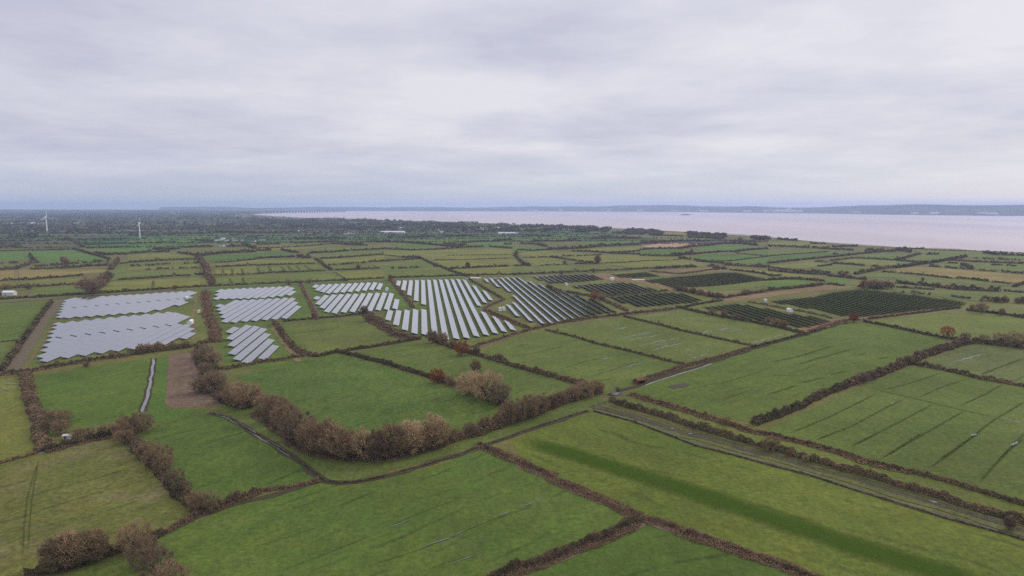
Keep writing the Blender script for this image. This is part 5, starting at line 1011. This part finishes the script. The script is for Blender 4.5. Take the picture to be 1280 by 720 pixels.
# farm buildings in the distance
FARM = [((12, 369.5), 12, 7, 4.0, 'cream', 'roof_white', 'long pale-roofed barn at the left edge by the road'), ((2, 369), 11, 7, 3.6, 'rust', 'roof_red', 'red-brown roofed barn at the left edge by the road'),
 ((592, 348.6), 8, 4, 1.2, 'concrete', 'roof_white', 'low white hut beside the road gap above the centre rows')]
for px, L, W, Hh, wl, rf, lab in FARM: cabin(px, L, W, Hh, lab, .1, wl, rf, .22, 'barn', 'barn', True, 0)
house_sets = [
 ('in the farm hamlet behind the second solar column', [(270, 301), (274, 300.5), (279, 300.2), (283, 301.5), (288, 301), (291, 299.6), (294, 301.2), (299, 300.5), (303, 301), (277, 308), (281, 307.6), (318, 303)], (14, 26), (4.5, 7)),
 ('scattered beyond the third solar column', [(328, 300.5), (375, 290), (378, 290.3), (399, 298.6), (433, 293), (437, 292.8), (441, 293.6), (456, 290), (463, 290), (477, 292), (470, 284), (434, 281.5), (351, 279)], (16, 34), (5, 8)),
 ('in the village before the estuary', [(501, 286), (502, 290), (532, 284), (536, 283.6), (548, 288), (552, 290.5), (570, 288), (574, 288.5), (580, 285), (586, 288), (590, 290), (596, 289), (611, 287), (646, 292), (650, 293), (660, 289)], (15, 30), (5, 8)),
 ('in the left village under the wooded ridge', [(8, 280), (12, 279.8), (22, 280), (28, 279.8), (36, 280.6), (41, 280), (46, 280.4), (52, 280), (91, 280), (95, 279.6), (99, 278), (103, 278.4), (107, 277), (110, 278.6), (148, 279.2), (152, 278.8), (195, 279), (226, 277.8)], (22, 45), (6, 9)),
]
rd = random.Random(5)
for where, lst, (l0, l1), (h0, h1) in house_sets:
    for i, px in enumerate(lst):
        L = rd.uniform(l0, l1) * .62
        cabin(px, L, L * .55, rd.uniform(h0, h1) * .72, '%s house from the left %s' % (ordn(i), where), rd.uniform(-.6, .6), rd.choice(['white_paint', 'cream', 'cream', 'concrete']), rd.choice(['roof_dark', 'roof_red', 'roof_dark', 'roof_dark', 'roof_white']), .3, 'house', 'house', False, 0, 'houses ' + where)
for px, L, W, Hh, lab in [((491, 291), 88, 30, 4, 'long low white greenhouse in the village before the estuary'), ((633, 292.4), 60, 20, 5, 'long white shed at the right end of the village'), ((613, 286.3), 90, 26, 5.5, 'pale grey long shed near the estuary shore'), ((603, 288.2), 46, 18, 5, 'shorter pale shed in front of the grey long shed')]:
    cabin(px, L, W, Hh, lab, .02, 'white_paint', 'roof_white', .08, 'industrial_shed', 'shed', False)

# ------------------------------------------------------------------ pylon and wind turbines
p = P(22, 358); o = empty('electricity_pylon', (p[0], p[1], 0), .6); tag(o, 'faint lattice electricity pylon behind the barn at the left edge', 'pylon')
m = MB(); Hp = 32.
def wd(z): return 3.2 * (1 - z / Hp) ** 1.1 + .35
zz = [0, 6, 11, 15.5, 19.5, 23, 26, 28.5, 30.5, 32]
for a, b_ in zip(zz[:-1], zz[1:]):
    ca_ = [(sx * wd(a), sy * wd(a), a) for sx, sy in ((-1, -1), (1, -1), (1, 1), (-1, 1))]; cb_ = [(sx * wd(b_), sy * wd(b_), b_) for sx, sy in ((-1, -1), (1, -1), (1, 1), (-1, 1))]
    for i in range(4):
        m.tube(ca_[i], cb_[i], .12, .12, 4, False); m.tube(ca_[i], cb_[(i + 1) % 4], .07, .07, 4, False); m.tube(ca_[(i + 1) % 4], cb_[i], .07, .07, 4, False)
m.build('tower', M['metal'], o)
for z_, l_ in ((21, 6), (25, 8), (29, 5)):
    m = MB(); m.tube((-l_, 0, z_), (l_, 0, z_), .12, .12, 4); m.tube((-l_, 0, z_), (0, 0, z_ + 1.8), .08, .08, 4); m.tube((l_, 0, z_), (0, 0, z_ + 1.8), .08, .08, 4); m.build('crossarm', M['metal'], o)

def turbine(px, hub, rot_r, a0, yaw, label, group):
    p = P(*px); o = empty('wind_turbine', (p[0], p[1], 0), yaw); tag(o, label, 'wind turbine', group)
    m = MB(); zs_ = [0, hub * .5, hub]; rs = [hub * .042, hub * .034, hub * .025]
    for i in range(2): m.tube((0, 0, zs_[i]), (0, 0, zs_[i + 1]), rs[i], rs[i + 1], 16)
    m.build('tower', M['white_paint'], o)
    n = MB(); s = hub * .03
    n.hexa([(-s, -s * 2, hub), (s, -s * 2, hub), (s * .8, s * 3.6, hub + s * .2), (-s * .8, s * 3.6, hub + s * .2), (-s, -s * 2, hub + 2 * s), (s, -s * 2, hub + 2 * s), (s * .8, s * 3.6, hub + 1.8 * s), (-s * .8, s * 3.6, hub + 1.8 * s)])
    n.build('nacelle', M['white_paint'], o)
    h_ = MB(); h_.tube((0, -s * 2, hub + s), (0, -s * 3.4, hub + s), s, s * .45, 12); h_.build('hub', M['white_paint'], o)
    for k in range(3):
        a = a0 + k * 2 * math.pi / 3; dx, dz = math.sin(a), math.cos(a); px_, pz_ = dz, -dx
        b = MB(); secs = []
        for t, c_ in ((.03, .04), (.2, .10), (.5, .075), (.85, .045), (1., .02)):
            r_ = t * rot_r; c2 = c_ * rot_r; th = c2 * .18
            tw = .5 * (1 - t)
            cx, cz = dx * r_, hub + s + dz * r_
            q = [(-c2 * .3, -th), (c2 * .7, -th * .3), (c2 * .7, th * .3), (-c2 * .3, th)]
            secs.append([(cx + px_ * u_ * math.cos(tw), -s * 2.8 + v_ + u_ * math.sin(tw), cz + pz_ * u_ * math.cos(tw)) for u_, v_ in q])
        k0 = 0
        for sct in secs: b.v += sct
        for i in range(len(secs) - 1):
            for j in range(4): b.f.append((i * 4 + j, i * 4 + (j + 1) % 4, i * 4 + 4 + (j + 1) % 4, i * 4 + 4 + j))
        b.f += [(3, 2, 1, 0), tuple(len(b.v) - 4 + i for i in range(4))]
        b.build('blade', M['white_paint'], o)
    return o
G_T = 'wind turbines on the horizon'
turbine((59, 291.5), 60, 24, -.10, R(62), 'larger white wind turbine at the far left, one blade upright', G_T)
turbine((175, 297), 46, 18, -.05, R(80), 'slimmer white wind turbine to the right of the larger one', G_T)
turbine((140, 266.5), 62, 32, .3, R(20), 'faint tiny white wind turbine on the ridge between the two large ones', G_T)
turbine((224, 265.8), 62, 32, .9, R(10), 'faint tiny white wind turbine on the horizon right of the slim one', G_T)
turbine((262, 265.8), 85, 38, .1, R(10), 'faint tall white wind turbine beside the start of the estuary', G_T)

# ------------------------------------------------------------------ estuary bridge, island, ships' shore
def PW(x, y): return P(x, y, -3.0)
b0, b1 = Vector(PW(333, 266.9)), Vector(PW(432, 264.7))
o = empty('estuary_bridge', (b0.x, b0.y, -3), math.atan2(b1.y - b0.y, b1.x - b0.x)); tag(o, 'long low grey viaduct on many piers crossing the estuary at left', 'bridge')
Lb = (b1 - b0).length
m = MB(); m.box(0, Lb, -12, 12, 27, 33); m.build('deck', M['grey_bridge'], o)
npier = 30
pm = MB(); pm.box(-11, 11, -10, 10, -2, 26.9); pme = pm.mesh('pier'); pme.materials.append(M['grey_bridge'])
for i in range(npier):
    pr = link('pier', pme, None, o, (Lb * (.01 + .98 * i / (npier - 1)), 0, 0))

def ridge_mesh(name, pts_front, depth, hfun, mat, kind='structure', nseg=8, z0=-4.):
    """land rising from a shoreline; pts_front world points, depth metres back, hfun(x pixel index) crest height"""
    pts = smooth_line(pts_front, 180.); n = len(pts); v = []; q = []
    ph = random.uniform(0, 9)
    for i, p in enumerate(pts):
        l = math.hypot(*p); d = (p[0] / l, p[1] / l)
        hc = hfun(i / (n - 1))
        for j in range(nseg + 1):
            t = j / nseg
            prof = (1 - (1 - min(1, t / .75)) ** 1.6) if t < .75 else 1 - (t - .75) * 1.2
            if name == 'far_shore_hills': prof = .10 * min(1, t * 10) + .9 * max(0, min(1, (t - .12) / .6)) ** 1.2 if t < .75 else 1 - (t - .75)
            r_ = .82 + .12 * math.sin(i * .21 + j * .9 + ph) + .08 * math.sin(i * .53 + j * 1.7) + .05 * math.sin(i * 1.3 + j * 2.)
            z = z0 + (hc - z0) * prof * (r_ if j else 1) if j else z0
            v.append((p[0] + d[0] * depth * t, p[1] + d[1] * depth * t, z))
    lp = []
    for i in range(n - 1):
        for j in range(nseg):
            a = i * (nseg + 1) + j; lp.append((a, a + nseg + 1, a + nseg + 2, a + 1))
    me = mesh_np(name, v, 4, lp, True)
    return tag(link(name, me, mat), kind=kind)
# patchwork of woods, fields and towns on the far hills
m_, nt, b = new_mat('far_hill_land')
vor = N(nt, 'ShaderNodeTexVoronoi'); nt.links.new(pos(nt), vor.inputs['Vector']); vor.inputs['Scale'].default_value = .0035
cr = N(nt, 'ShaderNodeValToRGB'); e = cr.color_ramp; e.interpolation = 'CONSTANT'; e.elements[0].color = (.030, .032, .022, 1); e.elements[1].position = .45; e.elements[1].color = (.06, .085, .03, 1)
e.elements.new(.62).color = (.035, .04, .025, 1); e.elements.new(.78).color = (.09, .10, .045, 1); e.elements.new(.88).color = (.04, .036, .028, 1)
sp_ = N(nt, 'ShaderNodeSeparateColor'); nt.links.new(vor.outputs['Color'], sp_.inputs[0]); nt.links.new(sp_.outputs[0], cr.inputs[0])
dk = ramp(nt, noise(nt, pos(nt), .004, 4, .7), .4, .6)
nt.links.new(mixc(nt, dk, cr.outputs[0], (.032, .033, .024)), b.inputs['Base Color']); b.inputs['Roughness'].default_value = 1.
M['hill'] = m_
fs = [(312, 263.9), (480, 263.8), (640, 264.2), (760, 264.6), (860, 265.1), (930, 266.0), (1020, 266.8), (1120, 268.6), (1200, 269.4), (1280, 270.1), (1400, 271.5)]
crest_x = [312, 420, 520, 640, 760, 850, 900, 960, 1010, 1060, 1120, 1200, 1240, 1280, 1400]
crest_y = [259.3, 258.8, 258.3, 258.0, 257.6, 256.2, 255.8, 257.0, 257.8, 257.6, 256.9, 256.0, 255.3, 255.6, 254.5]
fsw = [PW(x, y) for x, y in fs]
def crest(t):
    # t runs along the smoothed shoreline by length: recover the bearing
    L = [0]
    for a, b_ in zip(fsw[:-1], fsw[1:]): L.append(L[-1] + math.dist(a, b_))
    s = t * L[-1]; k = max(0, min(len(fsw) - 2, int(np.searchsorted(L, s)) - 1)); f = (s - L[k]) / (L[k + 1] - L[k])
    x = fs[k][0] + (fs[k + 1][0] - fs[k][0]) * f
    px, py = fsw[k][0] + (fsw[k + 1][0] - fsw[k][0]) * f, fsw[k][1] + (fsw[k + 1][1] - fsw[k][1]) * f
    y = np.interp(x, crest_x, crest_y)
    D = math.hypot(px, py) + 2600 * .75
    return (100 - (y - 257.5) / F * D) / .93
ridge_mesh('far_shore_hills', fsw, 2600, crest, M['hill'])
lf = [P(x, y) for x, y in [(-160, 266.5), (0, 266.3), (120, 266.3), (200, 266.2), (318, 266.4)]]
ridge_mesh('wooded_ridge', lf, 2600, lambda t: np.interp(t, [0, .25, .45, .7, .8, .9, 1], [56, 48, 42, 36, 46, 40, 28]), M['hill'], z0=-1.)
# faint high ground on the horizon behind everything
lf2 = [(-9500., 18500.), (-7400., 18700.), (-4200., 19000.)]
ridge_mesh('distant_hills', lf2, 600, lambda t: 72 + 16 * math.sin(t * 9) + 7 * math.sin(t * 23), M['hill'], z0=-1.)
# low wooded island
ip = PW(857, 268.9)
v = []; n = 26
m = MB()
ring = [(math.cos(i / n * 2 * math.pi) * 62 * (1 + .1 * math.sin(i * 2.1)), math.sin(i / n * 2 * math.pi) * 30) for i in range(n)]
k = 0; m.v += [(x, y, -3.5) for x, y in ring] + [(x * .86, y * .8, 2.5) for x, y in ring] + [(x * .5, y * .5, 7.) for x, y in ring]
for i in range(n):
    j = (i + 1) % n; m.f += [(i, j, n + j, n + i), (n + i, n + j, 2 * n + j, 2 * n + i)]
m.f.append(tuple(2 * n + i for i in range(n)))
tag(m.build('island', M['hill'], None, (ip[0], ip[1], 0)), kind='structure')
# works and pale buildings on the far shore
rd = random.Random(11)
far_b = [(662, 262.8), (670, 262.9), (700, 263), (760, 263.4), (800, 263.6), (842, 263.8), (880, 264.3), (934, 265.0), (958, 265.2), (964, 265.2), (970, 265.4), (974, 265.3), (980, 265.2), (990, 265.4), (998, 265.5), (1070, 266.5), (1143, 267), (1168, 267), (1228, 266.5), (1240, 267)]
for i, px in enumerate(far_b):
    y_sh = np.interp(px[0], [f[0] for f in fs], [f[1] for f in fs])
    p = PW(px[0], y_sh); l = math.hypot(*p); kx = 1 + 330 / l
    L = rd.uniform(60, 150); hb = rd.uniform(20, 30) + (14 if 955 < px[0] < 1000 else 0)
    o = cabin((640, 300), L, 45, hb, '%s pale building from the left on the far shore of the estuary' % ordn(i), 0, rd.choice(['white_paint', 'cream']), 'roof_white', .05, 'warehouse', 'warehouse', False, 0, 'pale buildings on the far shore')
    o.location = (p[0] * kx, p[1] * kx, 0)
# steam over the works: several puffs of real vapour
m_ = bpy.data.materials.new('steam'); m_.use_nodes = True; nt = m_.node_tree; nt.nodes.clear()
out = nt.nodes.new('ShaderNodeOutputMaterial'); pv = nt.nodes.new('ShaderNodeVolumePrincipled'); pv.inputs['Color'].default_value = (.98, .98, .98, 1); pv.inputs['Density'].default_value = .03; nt.links.new(pv.outputs[0], out.inputs['Volume'])
p = PW(984, 266.6); l = math.hypot(*p); kx = 1 + 500 / l
bm = bmesh.new()
from mathutils import Matrix
for dx, dz, r_ in ((0, 26, 14), (10, 46, 20), (24, 66, 26), (40, 84, 20), (-22, 40, 16), (-40, 34, 14)):
    bmesh.ops.create_icosphere(bm, subdivisions=2, radius=r_, matrix=Matrix.Translation((dx, 0, dz)))
me = bpy.data.meshes.new('steam'); bm.to_mesh(me); bm.free()
tag(link('steam', me, m_, None, (p[0] * kx, p[1] * kx, 0)), kind='stuff')

# ------------------------------------------------------------------ air, sky, sun, camera
hz = MB(); hz.box(-22000, 26000, -700, 20500, -8, 180)
m_ = bpy.data.materials.new('haze'); m_.use_nodes = True; nt = m_.node_tree; nt.nodes.clear()
out = nt.nodes.new('ShaderNodeOutputMaterial'); pv = nt.nodes.new('ShaderNodeVolumePrincipled')
pv.inputs['Color'].default_value = (.56, .70, 1, 1); pv.inputs['Density'].default_value = 7e-5; pv.inputs['Anisotropy'].default_value = .1
nt.links.new(pv.outputs[0], out.inputs['Volume'])
tag(hz.build('haze', m_), kind='stuff')

SUN_EL, SUN_AZ = R(28), R(55)     # behind cloud, ahead and to the right
sun = bpy.data.lights.new('sun', 'SUN'); sun.energy = 1.5; sun.angle = R(14); sun.color = (1, .95, .88)
so = bpy.data.objects.new('sun', sun); COL.objects.link(so)
dirv = Vector((math.sin(SUN_AZ) * math.cos(SUN_EL), math.cos(SUN_AZ) * math.cos(SUN_EL), math.sin(SUN_EL)))
so.rotation_euler = (-dirv).to_track_quat('-Z', 'Y').to_euler()

wd_ = bpy.data.worlds.new('World'); sc.world = wd_; wd_.use_nodes = True; nt = wd_.node_tree; nt.nodes.clear()
out = nt.nodes.new('ShaderNodeOutputWorld'); bg = nt.nodes.new('ShaderNodeBackground'); nt.links.new(bg.outputs[0], out.inputs[0])
bg.inputs[1].default_value = .1
sky = nt.nodes.new('ShaderNodeTexSky'); sky.sky_type = 'NISHITA'; sky.sun_disc = False; sky.sun_elevation = SUN_EL; sky.sun_rotation = SUN_AZ
tc = nt.nodes.new('ShaderNodeTexCoord'); sep = nt.nodes.new('ShaderNodeSeparateXYZ'); nt.links.new(tc.outputs['Generated'], sep.inputs[0])
X, Y, Z = sep.outputs
zc = math_(nt, 'MAXIMUM', Z, 0.0)
den = math_(nt, 'ADD', zc, .085)
def comb(a, b_, c=0.0):
    n = nt.nodes.new('ShaderNodeCombineXYZ')
    for i, v_ in enumerate((a, b_, c)):
        if hasattr(v_, 'is_linked'): nt.links.new(v_, n.inputs[i])
        else: n.inputs[i].default_value = v_
    return n.outputs[0]
cu, cv = math_(nt, 'DIVIDE', X, den), math_(nt, 'DIVIDE', Y, den)
cl = comb(cu, cv, 3.7)
n1 = noise(nt, cl, .38, 6, .60)       # the cloud deck seen from below
n2 = noise(nt, comb(cu, cv, 9.1), .95, 7, .62)
n3 = noise(nt, comb(X, math_(nt, 'MULTIPLY', Z, 5.0), 1.3), 2.2, 4, .55)
mixn = math_(nt, 'ADD', math_(nt, 'MULTIPLY', n1, .38), math_(nt, 'ADD', math_(nt, 'MULTIPLY', n2, .34), math_(nt, 'MULTIPLY', n3, .28)))
# broad brightening toward the veiled sun (ahead, right of centre)
side = ramp(nt, X, -.65, .25, -.035, .02)
mixn = math_(nt, 'ADD', mixn, side)
f = ramp(nt, mixn, .385, .595)
CS = 10.0
cloud = mixc(nt, f, tuple(CS * v_ for v_ in (.53, .54, .67)), tuple(CS * v_ for v_ in (.80, .785, .85)))
# zenith of an overcast sky is brighter than its rim
zb = ramp(nt, zc, .25, .8, 1.0, 1.75)
zm = nt.nodes.new('ShaderNodeVectorMath'); zm.operation = 'SCALE'; nt.links.new(cloud, zm.inputs[0]); nt.links.new(zb, zm.inputs['Scale'])
# clear pale-blue gap under the deck near the horizon
hb = ramp(nt, math_(nt, 'ADD', zc, math_(nt, 'MULTIPLY', math_(nt, 'SUBTRACT', n2, .5), .05)), .004, .075, 1.0, 0.0)
skyb = mixc(nt, .80, sky.outputs[0], tuple(CS * v_ for v_ in (.54, .62, .80)))
tot = mixc(nt, math_(nt, 'MULTIPLY', hb, .92), zm.outputs[0], skyb)
tot = mixc(nt, .06, tot, sky.outputs[0])
nt.links.new(tot, bg.inputs[0])

cam = bpy.data.cameras.new('camera'); co = bpy.data.objects.new('camera', cam); COL.objects.link(co)
cam.sensor_width = 36; cam.lens = F / 1280 * 36; cam.clip_end = 60000; cam.clip_start = .5
co.location = (0, 0, H); co.rotation_euler = (R(90) - PITCH, 0, 0)
sc.camera = co
sc.view_settings.view_transform = 'Standard'; sc.view_settings.look = 'None'; sc.view_settings.exposure = 0.0; sc.view_settings.gamma = 1
sc.view_settings.use_curve_mapping = False
sc.cycles.max_bounces = 6; sc.cycles.diffuse_bounces = 2; sc.cycles.glossy_bounces = 3; sc.cycles.volume_bounces = 1; sc.cycles.transparent_max_bounces = 8
sc.cycles.use_denoising = False; sc.cycles.use_adaptive_sampling = False
